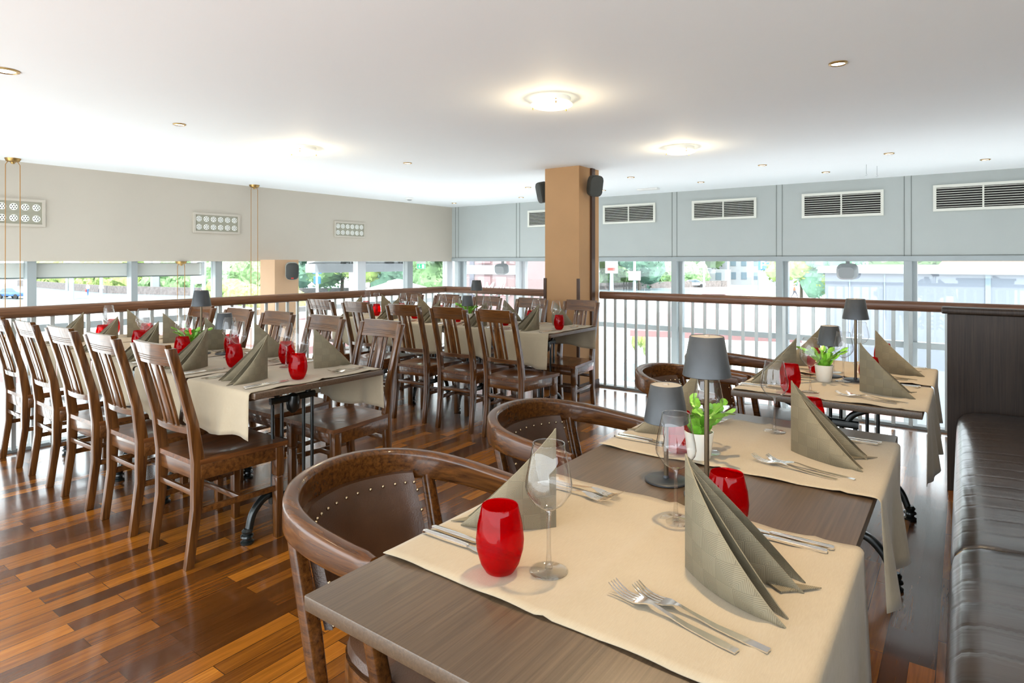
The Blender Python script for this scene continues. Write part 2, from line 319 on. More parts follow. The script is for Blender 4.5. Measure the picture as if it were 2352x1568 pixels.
# ------------------------------------------------------------------ mesh helpers
def BM(): return bmesh.new()
def add_box(bm, x0, x1, y0, y1, z0, z1):
    v = [bm.verts.new(p) for p in ((x0, y0, z0), (x1, y0, z0), (x1, y1, z0), (x0, y1, z0), (x0, y0, z1), (x1, y0, z1), (x1, y1, z1), (x0, y1, z1))]
    for f in ((3, 2, 1, 0), (4, 5, 6, 7), (0, 1, 5, 4), (1, 2, 6, 5), (2, 3, 7, 6), (3, 0, 4, 7)): bm.faces.new([v[i] for i in f])
def loft(bm, rings, cap=True, close=True):
    R = [[bm.verts.new(p) for p in r] for r in rings]
    n = len(R[0])
    for a, b in zip(R[:-1], R[1:]):
        for i in range(n if close else n - 1):
            j = (i + 1) % n
            bm.faces.new((a[i], a[j], b[j], b[i]))
    if cap and close:
        bm.faces.new(list(reversed(R[0]))); bm.faces.new(R[-1])
def lathe(bm, prof, seg=24, c=(0, 0, 0), cap0=True, cap1=True):
    rings = [[(c[0] + r * math.cos(2 * PI * i / seg), c[1] + r * math.sin(2 * PI * i / seg), c[2] + z) for i in range(seg)] for r, z in prof]
    R = [[bm.verts.new(p) for p in r] for r in rings]
    for a, b in zip(R[:-1], R[1:]):
        for i in range(seg):
            j = (i + 1) % seg; bm.faces.new((a[i], a[j], b[j], b[i]))
    if cap0: bm.faces.new(list(reversed(R[0])))
    if cap1: bm.faces.new(R[-1])
def section(kind, w, h, n=12):
    if kind == 'rect': return [(-w / 2, -h / 2), (w / 2, -h / 2), (w / 2, h / 2), (-w / 2, h / 2)]
    if kind == 'round': return [(w / 2 * math.cos(2 * PI * i / n), h / 2 * math.sin(2 * PI * i / n)) for i in range(n)]
    if kind == 'rrect':
        r = min(w, h) * 0.32; o = []
        for cx, cy, a0 in ((w / 2 - r, h / 2 - r, 0), (-w / 2 + r, h / 2 - r, 90), (-w / 2 + r, -h / 2 + r, 180), (w / 2 - r, -h / 2 + r, 270)):
            for k in range(4):
                a = math.radians(a0 + 30 * k); o.append((cx + r * math.cos(a), cy + r * math.sin(a)))
        return o
def sweep(bm, pts, ws, hs, kind='round', up=(0, 0, 1), n=12, cap=True):
    pts = [Vector(p) for p in pts]; up = Vector(up); rings = []
    for i, p in enumerate(pts):
        d = (pts[min(i + 1, len(pts) - 1)] - pts[max(i - 1, 0)]).normalized()
        s = d.cross(up)
        if s.length < 1e-4: s = d.cross(Vector((0, 1, 0)))
        s.normalize(); u = s.cross(d).normalized()
        wv = ws[i] if isinstance(ws, (list, tuple)) else ws; hv = hs[i] if isinstance(hs, (list, tuple)) else hs
        rings.append([p + s * a + u * b for a, b in section(kind, wv, hv, n)])
    loft(bm, rings, cap)
def crom(P, k=6):
    P = [Vector(p) for p in P]; out = []
    for i in range(len(P) - 1):
        p0 = P[max(i - 1, 0)]; p1 = P[i]; p2 = P[i + 1]; p3 = P[min(i + 2, len(P) - 1)]
        for j in range(k):
            t = j / k
            out.append(0.5 * ((2 * p1) + (p2 - p0) * t + (2 * p0 - 5 * p1 + 4 * p2 - p3) * t * t + (3 * p1 - p0 - 3 * p2 + p3) * t ** 3))
    out.append(P[-1]); return out
def extrude_x(bm, prof, x0, x1):
    loft(bm, [[(x0, y, z) for y, z in prof], [(x1, y, z) for y, z in prof]])
def finish(bm, smooth=False, bevel=0.0, seg=2):
    bmesh.ops.recalc_face_normals(bm, faces=bm.faces)
    if bevel:
        es = [e for e in bm.edges if len(e.link_faces) == 2 and e.calc_face_angle(0) > 0.6]
        bmesh.ops.bevel(bm, geom=es, offset=bevel, segments=seg, affect='EDGES', profile=0.5, clamp_overlap=True)
    me = bpy.data.meshes.new('m'); bm.to_mesh(me); bm.free()
    if smooth:
        for p in me.polygons: p.use_smooth = True
        if smooth != 'all':
            try: me.set_sharp_from_angle(angle=math.radians(38))
            except Exception: pass
    return me
def obj(name, bm, mat, parent=None, smooth=True, bevel=0.0, loc=None, seg=2):
    me = finish(bm, smooth, bevel, seg) if isinstance(bm, bmesh.types.BMesh) else bm
    if mat and not me.materials:
        me.materials.append(mat)
    me.name = name
    o = bpy.data.objects.new(name, me); COL.objects.link(o)
    if parent: o.parent = parent
    if loc: o.location = loc
    return o
def thing(name, label, cat, loc=(0, 0, 0), rz=0, group=None):
    o = bpy.data.objects.new(name, None); COL.objects.link(o); o.empty_display_size = 0.1
    o.location = loc; o.rotation_euler = (0, 0, rz); o['label'] = label; o['category'] = cat
    if group: o['group'] = group
    return o
def tag(o, label, cat, group=None, kind=None):
    o['label'] = label; o['category'] = cat
    if group: o['group'] = group
    if kind: o['kind'] = kind
    return o
def struct(name, bm, mat, parent=None, **k):
    o = obj(name, bm, mat, parent, **k)
    if not parent: o['kind'] = 'structure'
    return o
def dup(root, loc, rz=0.0, label=None, group=None):
    r = root.copy(); COL.objects.link(r); r.location = loc; r.rotation_euler = (0, 0, rz)
    if label: r['label'] = label
    if group: r['group'] = group
    for ch in root.children:
        c = ch.copy(); COL.objects.link(c); c.parent = r
        for g in ch.children:
            d = g.copy(); COL.objects.link(d); d.parent = c
    return r
USED = set()
def place(proto, loc, rz, label, group=None):
    """first use moves the prototype itself, later uses copy it"""
    if proto.name not in USED:
        USED.add(proto.name); proto.location = loc; proto.rotation_euler = (0, 0, rz); proto['label'] = label
        if group: proto['group'] = group
        return proto
    return dup(proto, loc, rz, label, group)

# ------------------------------------------------------------------ the room
CEIL = 2.27; XL = -7.30; YR = 8.15; RX = -5.25; RY = 5.75; GZ = -3.5
bm = BM(); add_box(bm, RX - 0.07, 4.2, -1.7, RY + 0.07, -0.22, 0.0); struct('floor', bm, M_FLOOR)
bm = BM(); add_box(bm, XL - 0.4, 4.2, -1.9, YR + 0.35, CEIL, CEIL + 0.25); struct('ceiling', bm, M_CEIL, smooth=False)
bm = BM(); add_box(bm, XL - 0.35, XL, -1.9, YR + 0.35, EYE, CEIL); struct('wall_left', bm, M_WALLL, smooth=False)
wr = struct('wall_right', (lambda b: (add_box(b, XL, 4.2, YR, YR + 0.35, EYE, CEIL), b)[1])(BM()), M_WALLR, smooth=False)
SEAMS = [-7.18, -5.86, -4.54, -3.21, -1.853, -0.505, 0.84]
bm = BM()
for x in SEAMS:
    for dx in (-0.034, 0.034): add_box(bm, x + dx - 0.003, x + dx + 0.003, YR - 0.004, YR, EYE, CEIL)
add_box(bm, XL, 4.2, YR - 0.004, YR, 1.383, 1.388)
struct('panel_seam', bm, M_SEAM, wr, smooth=False)
bm = BM(); add_box(bm, XL, 4.2, YR - 0.012, YR - 0.0041, EYE, 1.375); struct('panel_band', bm, M_FRAME, wr, smooth=False)
bm = BM(); add_box(bm, 2.4, 2.55, .9, YR + .35, 0, CEIL); struct('wall_added', bm, M_WALLADD, smooth=False)  # unseen wall added to cut reflections, kept short so the ceiling stays bright
# edge of the gallery floor
bm = BM(); add_box(bm, RX - 0.12, RX - 0.03, -1.7, RY + 0.12, -0.24, 0.022); struct('trim_1', bm, M_FRAMED, smooth=False, bevel=0.004)
bm = BM(); add_box(bm, RX - 0.03, 4.2, RY + 0.03, RY + 0.12, -0.24, 0.022); struct('trim_2', bm, M_FRAMED, smooth=False, bevel=0.004)
# windows below the left beam: glass plane at x = XL - 0.12
def bar(bm, axis, a, b, p, q, z0, z1):
    if axis == 'y': add_box(bm, p, q, a, b, z0, z1)
    else: add_box(bm, a, b, p, q, z0, z1)
LM = [(0.6, M_FRAME, .07), (2.075, M_FRAME, .075), (3.00, M_FRAME, .065), (3.95, M_FRAME, .085), (6.17, M_FRAMEL, .15), (7.18, M_FRAMED, .12), (8.15, M_FRAMEL, .14)]
zt = 0.66
prev = -3.0; wi = 1
gx = XL - 0.12
for (y, mt, wd) in LM:
    bm = BM()
    add_box(bm, gx - .04, gx + .07, y - wd / 2, y + wd / 2, GZ, EYE)
    add_box(bm, gx - .03, gx + .05, prev, y, zt - .04, zt + .03)
    add_box(bm, gx - .03, gx + .05, prev, y, -1.25, -1.18)
    f = struct('window_%d' % wi, bm, mt, smooth=False); wi += 1
    bm = BM(); add_box(bm, gx - .006, gx, prev + .001, y - wd / 2, GZ, EYE); struct('window_pane', bm, M_WIN, f, smooth=False)
    prev = y + wd / 2
gy = YR + 0.10
xs = [-7.18, -5.86, -4.54, -3.21, -1.853, -0.505, 0.84, 2.2]
prev = XL
for i, x in enumerate(xs):
    bm = BM()
    add_box(bm, x - .038, x + .038, gy - .12, gy + .06, GZ, EYE)
    add_box(bm, x + .038, x + .085, gy - .03, gy + .06, GZ, EYE)
    add_box(bm, prev, x, gy - .05, gy + .04, .345, .415)
    add_box(bm, prev, x, gy - .05, gy + .04, -1.6, -1.52)
    f = struct('window_%d' % wi, bm, M_FRAME if i != 1 else M_FRAMEL, smooth=False); wi += 1
    if i > 0:
        bm = BM(); add_box(bm, prev + .09, x - .038, gy - .006, gy, GZ, EYE); struct('window_pane', bm, M_WIN, f, smooth=False)
    prev = x
# plastered column in the left glass wall
bm = BM(); add_box(bm, -7.22, -6.90, 4.42, 4.76, GZ, EYE + 0.02); tag(struct('column', bm, M_COLUMN, smooth=False), 'peach plastered column in the left window wall carrying a loudspeaker', 'column')
# pillar
PX0, PX1, PY0, PY1 = -3.489, -3.086, 5.33, 5.74
pil = obj('pillar', (lambda b: (add_box(b, PX0, PX1, PY0, PY1, 0, CEIL), b)[1])(BM()), M_PILLAR, smooth=False)
pil['kind'] = 'structure'
def pbox(name, mt, *a):
    b = BM(); add_box(b, *a); return obj(name, b, mt, pil, smooth=False, bevel=0.002)
pbox('corner_guard', M_DARKTRIM, PX0 - .012, PX0 + .02, PY0 - .012, PY0 + .03, .06, 1.145)
pbox('corner_guard', M_DARKTRIM, PX1 - .022, PX1 + .006, PY0 - .012, PY0 + .012, .06, 1.145)
pbox('wood_strip', M_DARKTRIM, PX1, PX1 + .022, 5.555, 5.625, 0.0, CEIL)
pbox('baseboard', M_DARKTRIM, PX0 - .01, PX1 + .01, PY0 - .01, PY1, 0, .09)

# railing
def make_railing(name, label, a, b, axis, step, skip=None):
    t = thing(name, label, 'railing', (0, 0, 0))
    bm = BM()
    prof = section('rrect', .075, .078)
    if axis == 'y': loft(bm, [[(RX + u, a, .965 + v) for u, v in prof], [(RX + u, b, .965 + v) for u, v in prof]])
    else: loft(bm, [[(a, RY + u, .965 + v) for u, v in prof], [(b, RY + u, .965 + v) for u, v in prof]])
    obj('handrail', bm, M_RAIL if axis == 'y' else M_RAILX, t)
    me = None; s = a + 0.05
    while s < b:
        if me is None:
            bb = BM(); add_box(bb, -.014, .014, -.007, .007, 0.0, .925) if axis == 'x' else add_box(bb, -.007, .007, -.014, .014, 0.0, .925)
            o = obj('baluster', bb, M_BALUSTER, t, smooth=False, bevel=.002); me = o.data
        else: o = obj('baluster', me, None, t)
        o.location = (RX, s, .022) if axis == 'y' else (s, RY, .022)
        s += step
    return t
make_railing('railing', 'balcony railing with brown wooden handrail along the left side', -1.57, 5.7125, 'y', .1115)
make_railing('railing', 'balcony railing with brown handrail between left corner and ochre pillar', -5.2875, -3.502, 'x', .118)
make_railing('railing', 'balcony railing with brown handrail from the pillar to the bench partition', -3.066, 2.2, 'x', .1165)

# ------------------------------------------------------------------ ceiling fittings
def ceiling_lamp(x, y, label):
    t = thing('ceiling_light', label, 'ceiling light', (x, y, CEIL), 0, 'round glass ceiling lights')
    bm = BM(); lathe(bm, [(.108, -.030), (.112, -.026), (.112, 0)], 40); obj('backplate', bm, M_WHITE, t)
    bm = BM(); lathe(bm, [(.02, -.052), (.10, -.050), (.121, -.042), (.123, -.038), (.119, -.034), (.10, -.031)], 40); obj('diffuser', bm, M_LIGHT, t)
    for k in range(3):
        a = 2 * PI * k / 3 + 1.3; bm = BM(); lathe(bm, [(.004, -.056), (.004, -.028)], 8, (.115 * math.cos(a), .115 * math.sin(a), 0)); obj('clip', bm, M_BRASS, t)
    l = bpy.data.lights.new('ceiling_bulb', 'POINT'); l.energy = 4.5; l.color = (1, .80, .50); l.shadow_soft_size = .05
    lo = bpy.data.objects.new('ceiling_bulb', l); COL.objects.link(lo); lo.location = (0, 0, -.11); lo.parent = t
ceiling_lamp(-1.945, 3.042, 'lit round glass ceiling light nearest the camera, above the aisle')
ceiling_lamp(-4.471, 3.123, 'lit round glass ceiling light above the left side tables')
ceiling_lamp(-1.909, 4.979, 'lit round glass ceiling light farther back, right of the pillar')
def downlight(x, y, label, power=0.0, r=.042, size=70):
    t = thing('downlight', label, 'downlight', (x, y, CEIL), 0, 'recessed ceiling downlights')
    bm = BM(); lathe(bm, [(r * .72, -.004), (r * .8, -.008), (r, -.004), (r, 0)], 28, cap0=False, cap1=False); obj('ring', bm, M_BRASS if r > .04 else M_WHITE, t)
    bm = BM(); lathe(bm, [(.001, -.0035), (r * .72, -.0035)], 24, cap1=False); obj('bulb', bm, M_SPOT, t)
    if power:
        l = bpy.data.lights.new('halogen', 'SPOT'); l.energy = power; l.color = (1, .73, .42); l.spot_size = math.radians(size); l.spot_blend = .7; l.shadow_soft_size = .025
        lo = bpy.data.objects.new('halogen', l); COL.objects.link(lo); lo.location = (0, 0, -.012); lo.parent = t
downlight(-.488, 3.316, 'largest visible recessed downlight, brass ringed, above the bench tables', 62)
downlight(-4.395, 2.081, 'recessed downlight at upper left above the left long table', 30)
downlight(-4.344, 4.208, 'recessed downlight left of the pillar above the middle table', 30)
downlight(-.5, 1.32, 'recessed downlight just above the foreground table', 58)
downlight(-2.35, .55, 'unseen recessed downlight added to warm the aisle floor', 20, .042, 95)  # extra spot out of view, added for warm light on the aisle floor
downlight(-1.609, 6.383, 'small recessed downlight before the third grey wall panel')
downlight(-.533, 6.349, 'small recessed downlight between two hanging hooks and bench')
downlight(.161, 7.262, 'recessed downlight closest to the right edge by the grey wall')
downlight(-3.045, 6.426, 'small recessed downlight just right of the pillar speaker')
downlight(-2.55, 7.313, 'small recessed downlight above the second air vent right of pillar')
downlight(-1.188, 7.282, 'small recessed downlight above the third air vent right of pillar')
downlight(-4.524, 6.513, 'small recessed downlight left of the pillar speaker')
downlight(-5.315, 7.47, 'small recessed downlight above the vent left of the pillar')
downlight(-6.713, 7.547, 'small recessed downlight in the far left ceiling corner')
downlight(-3.907, 7.387, 'tiny recessed downlight behind the pillar speaker')
downlight(-3.857, .98, 'larger recessed downlight cut by the left picture edge', 0, .06)
t = thing('smoke_detector', 'white smoke detector on the ceiling near the left wall', 'smoke detector', (-6.70, 6.53, CEIL))
bm = BM(); lathe(bm, [(.052, -.03), (.062, -.018), (.062, 0)], 28); obj('housing', bm, M_WHITE, t)
bm = BM(); lathe(bm, [(.02, -.042), (.035, -.036), (.035, -.03)], 20); obj('sensor', bm, M_SPKG, t)
t = thing('ceiling_sensor', 'flat white rectangular unit on the ceiling right of pillar', 'ceiling unit', (-3.33, 7.55, CEIL))
bm = BM(); add_box(bm, -.14, .14, -.05, .05, -.022, 0); obj('housing', bm, M_WHITE, t, bevel=.004)
for x, y, lb in ((-.775, 6.95, 'thin wire hook hanging from ceiling, left of the pair'), (-.70, 7.12, 'thin wire hook hanging from ceiling, right of the pair')):
    bm = BM(); sweep(bm, [(0, 0, 0), (0, 0, -.09), (.008, 0, -.10), (0, 0, -.11), (-.008, 0, -.102)], .003, .003, 'round', n=6)
    tag(obj('wire_hook', bm, M_SPKG, loc=(x, y, CEIL)), lb, 'hook', 'wire ceiling hooks')
# rise and fall pendant cords
def cords(x, y, z, sp, label, z1=-1.6):
    t = thing('pendant_cord_set', label, 'pendant cords', (x, y, z))
    bm = BM(); lathe(bm, [(.012, -.05), (.02, -.035), (.05, -.028), (.062, -.004), (.062, 0)], 24); obj('ceiling_rose', bm, M_BRASS, t)
    for s in (-1, 1):
        bm = BM(); sweep(bm, [(0, s * .03, -.02), (0, s * sp / 2, -.06), (0, s * (sp / 2 + .004), z1 - z)], .0075, .0075, 'round', up=(0, 1, 0.01), n=8); obj('cord', bm, M_CORD, t)
    bm = BM(); lathe(bm, [(.02, z1 - z - .16), (.17, z1 - z - .14), (.05, z1 - z - .03), (.03, z1 - z)], 24); obj('lamp_shade', bm, M_BRASS, t)
cords(-7.10, 1.86, CEIL, .109, 'pair of brown pendant cords from brass rose at the left edge')
cords(-7.15, 4.297, CEIL, .089, 'pair of brown pendant cords from brass rose above the peach column')
cords(-7.33, 3.49, EYE, .080, 'thin pale pendant cords below the beam, between the other two pairs')

# air vents on the grey wall
def air_vent(x0, x1, z0, z1, label):
    t = thing('air_vent', label, 'air vent', ((x0 + x1) / 2, YR, (z0 + z1) / 2), 0, 'slatted air vents in the grey wall')
    W = (x1 - x0) / 2; Hh = (z1 - z0) / 2; fr = .03
    bm = BM(); add_box(bm, -W, W, -.02, -.0042, Hh - fr, Hh); add_box(bm, -W, W, -.02, -.0042, -Hh, -Hh + fr)
    add_box(bm, -W, -W + fr, -.02, -.0042, -Hh + fr, Hh - fr); add_box(bm, W - fr, W, -.02, -.0042, -Hh + fr, Hh - fr); add_box(bm, -.008, .008, -.02, -.0042, -Hh + fr, Hh - fr)
    obj('frame', bm, M_VENT, t, smooth=False)
    bm = BM(); add_box(bm, -W + fr, W - fr, -.0062, -.0042, -Hh + fr, Hh - fr); obj('backing', bm, M_BLACK, t, smooth=False)
    bm = BM(); n = 9
    for k in range(n):
        z = -Hh + fr + (k + .5) * (2 * Hh - 2 * fr) / n
        for a, b in ((-W + fr, -.008), (.008, W - fr)):
            loft(bm, [[(a, -.0165, z + .001), (a, -.0155, z + .006), (a, -.010, z + .004), (a, -.011, z - .001)], [(b, -.0165, z + .001), (b, -.0155, z + .006), (b, -.010, z + .004), (b, -.011, z - .001)]])
    obj('slats', bm, M_VENT, t, smooth=False)
air_vent(-5.661, -4.82, 1.865, 2.13, 'slatted air vent partly hidden behind the left of the pillar')
air_vent(-4.303, -3.484, 1.865, 2.14, 'slatted air vent immediately right of the ochre pillar')
air_vent(-2.96, -2.124, 1.868, 2.13, 'slatted air vent second to the right of the pillar')
air_vent(-1.593, -.735, 1.84, 2.135, 'slatted air vent third to the right of the pillar')
air_vent(-.272, .60, 1.86, 2.145, 'slatted air vent at the right edge of the grey wall')
# perforated grilles on the cream wall
disc_me = hole_me = None
def grille(y0, y1, z0, z1, label):
    global disc_me, hole_me
    t = thing('wall_grille', label, 'air grille', (XL, (y0 + y1) / 2, (z0 + z1) / 2), 0, 'round nozzle grilles in the cream wall')
    W = (y1 - y0) / 2; Hh = (z1 - z0) / 2; fr = .025
    bm = BM(); add_box(bm, 0, .018, -W, W, Hh - fr, Hh); add_box(bm, 0, .018, -W, W, -Hh, -Hh + fr); add_box(bm, 0, .018, -W, -W + fr, -Hh + fr, Hh - fr); add_box(bm, 0, .018, W - fr, W, -Hh + fr, Hh - fr)
    obj('frame', bm, M_WALLL, t, smooth=False)
    bm = BM(); add_box(bm, 0, .005, -W + fr, W - fr, -Hh + fr, Hh - fr); add_box(bm, .005, .007, -W + fr, W - fr, -.002, .002); obj('plate', bm, M_GRILLE, t, smooth=False)
    if not disc_me:
        b = BM(); lathe(b, [(.033, 0), (.033, .002), (.030, .003)], 20); bmesh.ops.rotate(b, verts=b.verts, cent=(0, 0, 0), matrix=Matrix.Rotation(PI / 2, 3, 'Y')); disc_me = finish(b, True); disc_me.materials.append(M_DISC)
        b = BM()
        for k in range(7):
            a = k * PI / 3 + .5; r = 0 if k == 6 else .0205
            lathe(b, [(.0052, .003), (.0052, .0036)], 8, (r * math.cos(a), r * math.sin(a), 0))
        bmesh.ops.rotate(b, verts=b.verts, cent=(0, 0, 0), matrix=Matrix.Rotation(PI / 2, 3, 'Y')); hole_me = finish(b, False); hole_me.materials.append(M_BLACK)
    for r_ in (-1, 1):
        for k in range(6):
            d = obj('nozzle_disc', disc_me, None, t); d.location = (.005, (k - 2.5) * (2 * W - 2 * fr) / 6, r_ * (Hh - fr) / 2)
            h = obj('nozzle_holes', hole_me, None, d)
grille(1.58, 2.166, 1.652, 1.918, 'perforated nozzle grille at left edge of the cream wall')
grille(3.61, 4.187, 1.654, 1.895, 'perforated nozzle grille in the middle of the cream wall')
grille(5.619, 6.185, 1.666, 1.899, 'perforated nozzle grille nearest the room corner on cream wall')

# loudspeakers
def speaker(label, loc, rz, rx, mat, cab, wd=.15, h=.21, dp=.14, bracket=True, logo=True, hang=0.0):
    t = thing('loudspeaker', label, 'loudspeaker', loc, rz, 'small wall loudspeakers')
    o_ = BM()
    prof = lambda s, k: [(x * s, y, z * s) for (x, z) in section('rrect', wd, h) for y in (k,)]
    loft(o_, [prof(.72, dp * .5), prof(1.0, dp * .1), prof(1.0, -dp * .38)])
    bmesh.ops.rotate(o_, verts=o_.verts, cent=(0, 0, 0), matrix=Matrix.Rotation(rx, 3, 'X'))
    obj('cabinet', o_, cab, t)
    o_ = BM(); loft(o_, [prof(.97, -dp * .38), prof(.95, -dp * .46), prof(.86, -dp * .5)])
    bmesh.ops.rotate(o_, verts=o_.verts, cent=(0, 0, 0), matrix=Matrix.Rotation(rx, 3, 'X'))
    obj('front_mesh', o_, mat, t)
    if logo:
        o_ = BM(); add_box(o_, -.015, .015, -dp * .515, -dp * .49, -h * .42, -h * .36)
        bmesh.ops.rotate(o_, verts=o_.verts, cent=(0, 0, 0), matrix=Matrix.Rotation(rx, 3, 'X')); obj('logo_plate', o_, M_RED, t, smooth=False)
    if hang:
        o_ = BM(); add_box(o_, -.02, .02, -.07, -.04, h * .3, hang); obj('bracket', o_, M_SPKG, t, smooth=False)
    if bracket and not hang:
        o_ = BM(); sweep(o_, [(0, dp * .4, 0), (0, dp * .4 + .03, -.01), (0, dp * .4 + .055, -.02)], .02, .02, 'round'); lathe(o_, [(.028, -.03), (.028, .0)], 14, (0, dp * .4 + .06, 0)); obj('bracket', o_, M_SPK, t)
speaker('black and grey loudspeaker on the peach column', (-6.81, 4.60, 1.20), math.radians(62), math.radians(8), M_SPK, M_SPKB, .155, .215, .15)
speaker('black loudspeaker on the left face of the ochre pillar', (-3.56, 5.42, 2.045), math.radians(-35), math.radians(12), M_SPK, M_SPK, .14, .22, .13, logo=False)
speaker('black loudspeaker on the right face of the ochre pillar', (-2.985, 5.46, 2.075), math.radians(55), math.radians(14), M_SPK, M_SPK, .14, .21, .13, logo=False)
speaker('grey loudspeaker hanging in the window left of the pillar', (-6.18, 8.115, 1.185), math.radians(190), math.radians(-10), M_SPKG, M_SPKG, .23, .17, .14, logo=False, hang=.133)
speaker('grey loudspeaker hanging in the window behind the bench tables', (-1.10, 8.115, 1.195), math.radians(180), math.radians(-10), M_SPKG, M_SPKG, .22, .18, .14, logo=False, hang=.123)
# exit sign
t = thing('exit_sign', 'small green emergency exit sign under the beam near the corner', 'exit sign', (-7.335, 7.42, 1.235), math.radians(50))
bm = BM(); add_box(bm, -.075, .075, 0, .03, -.045, .083); obj('housing', bm, M_WHITE, t, smooth=False, bevel=.003)
bm = BM(); add_box(bm, -.068, .068, -.003, 0, -.038, .04); obj('sign_face', bm, M_EXITG, t, smooth=False)
bm = BM(); add_box(bm, .012, .050, -.005, -.003, -.030, .030)
add_box(bm, -.036, -.028, -.005, -.003, -.005, .030)
loft(bm, [[(-.048, -.005, -.004), (-.016, -.005, -.004), (-.032, -.005, -.028)], [(-.048, -.003, -.004), (-.016, -.003, -.004), (-.032, -.003, -.028)]])
obj('arrow_and_door', bm, M_EXITW, t, smooth=False)
# blind cassette outside the left windows
t = thing('blind_cassette', 'white roller blind cassette above the left windows', 'blind', (0, 0, 0))
bm = BM(); add_box(bm, gx - .16, gx - .045, -2.8, 3.80, 1.155, 1.300); obj('housing', bm, M_WHITE, t, smooth=False, bevel=.01)
bm = BM(); add_box(bm, gx - .17, gx - .04, 3.80, 3.83, 1.145, 1.312); obj('end_cap', bm, M_FRAMEL, t, smooth=False)
bm = BM(); add_box(bm, gx - .15, gx - .05, -2.8, 3.80, 1.142, 1.155); obj('bottom_bar', bm, M_FRAMED, t, smooth=False)

# ------------------------------------------------------------------ slatted wooden chair (faces +y)
def back_y(z):
    P = [(0, -.205), (.25, -.172), (.45, -.165), (.62, -.188), (.80, -.235), (.97, -.285)]
    for (z0, y0), (z1, y1) in zip(P[:-1], P[1:]):
        if z <= z1: return y0 + (y1 - y0) * (z - z0) / (z1 - z0)
    return P[-1][1]
def make_chair():
    t = thing('wooden_chair', '-', 'chair')
    zs = [0, .12, .25, .35, .45, .54, .62, .71, .80, .88, .952]
    me = None
    for s in (-1, 1):
        bm = BM()
        rings = []
        for z in zs:
            dpt = .036 + .014 * math.exp(-((z - .45) / .16) ** 2); ww = .034 if z > .24 else .030
            y = back_y(z)
            rings.append([(s * .163 - ww / 2, y - dpt / 2, z), (s * .163 + ww / 2, y - dpt / 2, z), (s * .163 + ww / 2, y + dpt / 2, z), (s * .163 - ww / 2, y + dpt / 2, z)])
        loft(bm, rings); obj('back_post', bm, M_CHAIR, t, bevel=.003)
        bm = BM()
        q = [(.034, .030, 0), (.042, .036, .288), (.036, .031, .291), (.036, .031, .297), (.044, .040, .300), (.044, .042, .432)]
        loft(bm, [[(s * .188 - a / 2, .205 - b / 2, z), (s * .188 + a / 2, .205 - b / 2, z), (s * .188 + a / 2, .205 + b / 2, z), (s * .188 - a / 2, .205 + b / 2, z)] for a, b, z in q])
        obj('leg', bm, M_CHAIR, t, bevel=.002)
    # seat, dished
    bm = BM(); n = 14; top = []
    for j in range(n + 1):
        y = -.185 + .425 * j / n; row = []
        for i in range(n + 1):
            hw = .178 + .040 * j / n; x = -hw + 2 * hw * i / n
            r = math.hypot(x / .15, (y - .02) / .145); z = .458 - .011 * max(0, 1 - r * r) ** .7
            row.append(bm.verts.new((x, y, z)))
        top.append(row)
    for j in range(n):
        for i in range(n): bm.faces.new((top[j][i], top[j][i + 1], top[j + 1][i + 1], top[j + 1][i]))
    loop = [top[0][i] for i in range(n + 1)] + [top[j][n] for j in range(1, n + 1)] + [top[n][i] for i in range(n - 1, -1, -1)] + [top[j][0] for j in range(n - 1, 0, -1)]
    low = [bm.verts.new((v.co.x * 1.0, v.co.y, .436)) for v in loop]
    for i in range(len(loop)):
        k = (i + 1) % len(loop); bm.faces.new((loop[i], low[i], low[k], loop[k]))
    bm.faces.new(low)
    obj('seat', bm, M_SEAT, t)
    bm = BM()
    add_box(bm, -.17, .17, .188, .212, .372, .436); add_box(bm, -.15, .15, -.178, -.156, .372, .436)
    for s in (-1, 1):
        loft(bm, [[(s * .172 - .010, -.16, .372), (s * .172 + .010, -.16, .372), (s * .172 + .010, -.16, .436), (s * .172 - .010, -.16, .436)], [(s * .192 - .010, .20, .372), (s * .192 + .010, .20, .372), (s * .192 + .010, .20, .436), (s * .192 - .010, .20, .436)]])
    obj('seat_frame', bm, M_CHAIRX, t, bevel=.002)
    for s in (-1, 1):
        bm = BM(); sweep(bm, [(s * .165, -.17, .235), (s * .187, .195, .235)], .014, .026, 'rect'); obj('stretcher', bm, M_CHAIRX, t, bevel=.002)
    bm = BM(); add_box(bm, -.172, .172, .02, .036, .222, .246); obj('stretcher', bm, M_CHAIRX, t, bevel=.002)
    bm = BM(); add_box(bm, -.155, .155, -.182, -.168, .300, .325); obj('stretcher', bm, M_CHAIRX, t, bevel=.002)
    # crest rail, grooved, slightly bowed
    bm = BM(); K = 10; rings = []
    for k in range(K + 1):
        u = -1 + 2 * k / K; x = .150 * u; bow = -.012 * (1 - u * u); ring = []
        def pt(off, z): return (x, back_y(z) + bow + off, z)
        f, g = .012, -.012
        zz = [.872, .888, .8885, .8915, .892, .898, .8985, .9015, .902, .908, .9085, .9115, .912, .955, .966]
        dd = [0, 0, .003, .003, 0, 0, .003, .003, 0, 0, .003, .003, 0, 0, -.000]
        ring += [pt(g + d, z) for z, d in zip(zz, dd)]
        ring += [pt(f - d, z) for z, d in reversed(list(zip(zz, dd)))]
        rings.append(ring)
    loft(bm, rings); obj('crest_rail', bm, M_CHAIRX, t)
    bm = BM(); rings = []
    for k in range(K + 1):
        u = -1 + 2 * k / K; x = .150 * u; bow = -.016 * (1 - u * u) - .002
        rings.append([(x, back_y(.58) + bow - .011, .572), (x, back_y(.58) + bow + .011, .572), (x, back_y(.6) + bow + .009, .600), (x, back_y(.6) + bow - .012, .600)])
    loft(bm, rings); obj('back_rail', bm, M_CHAIRX, t)
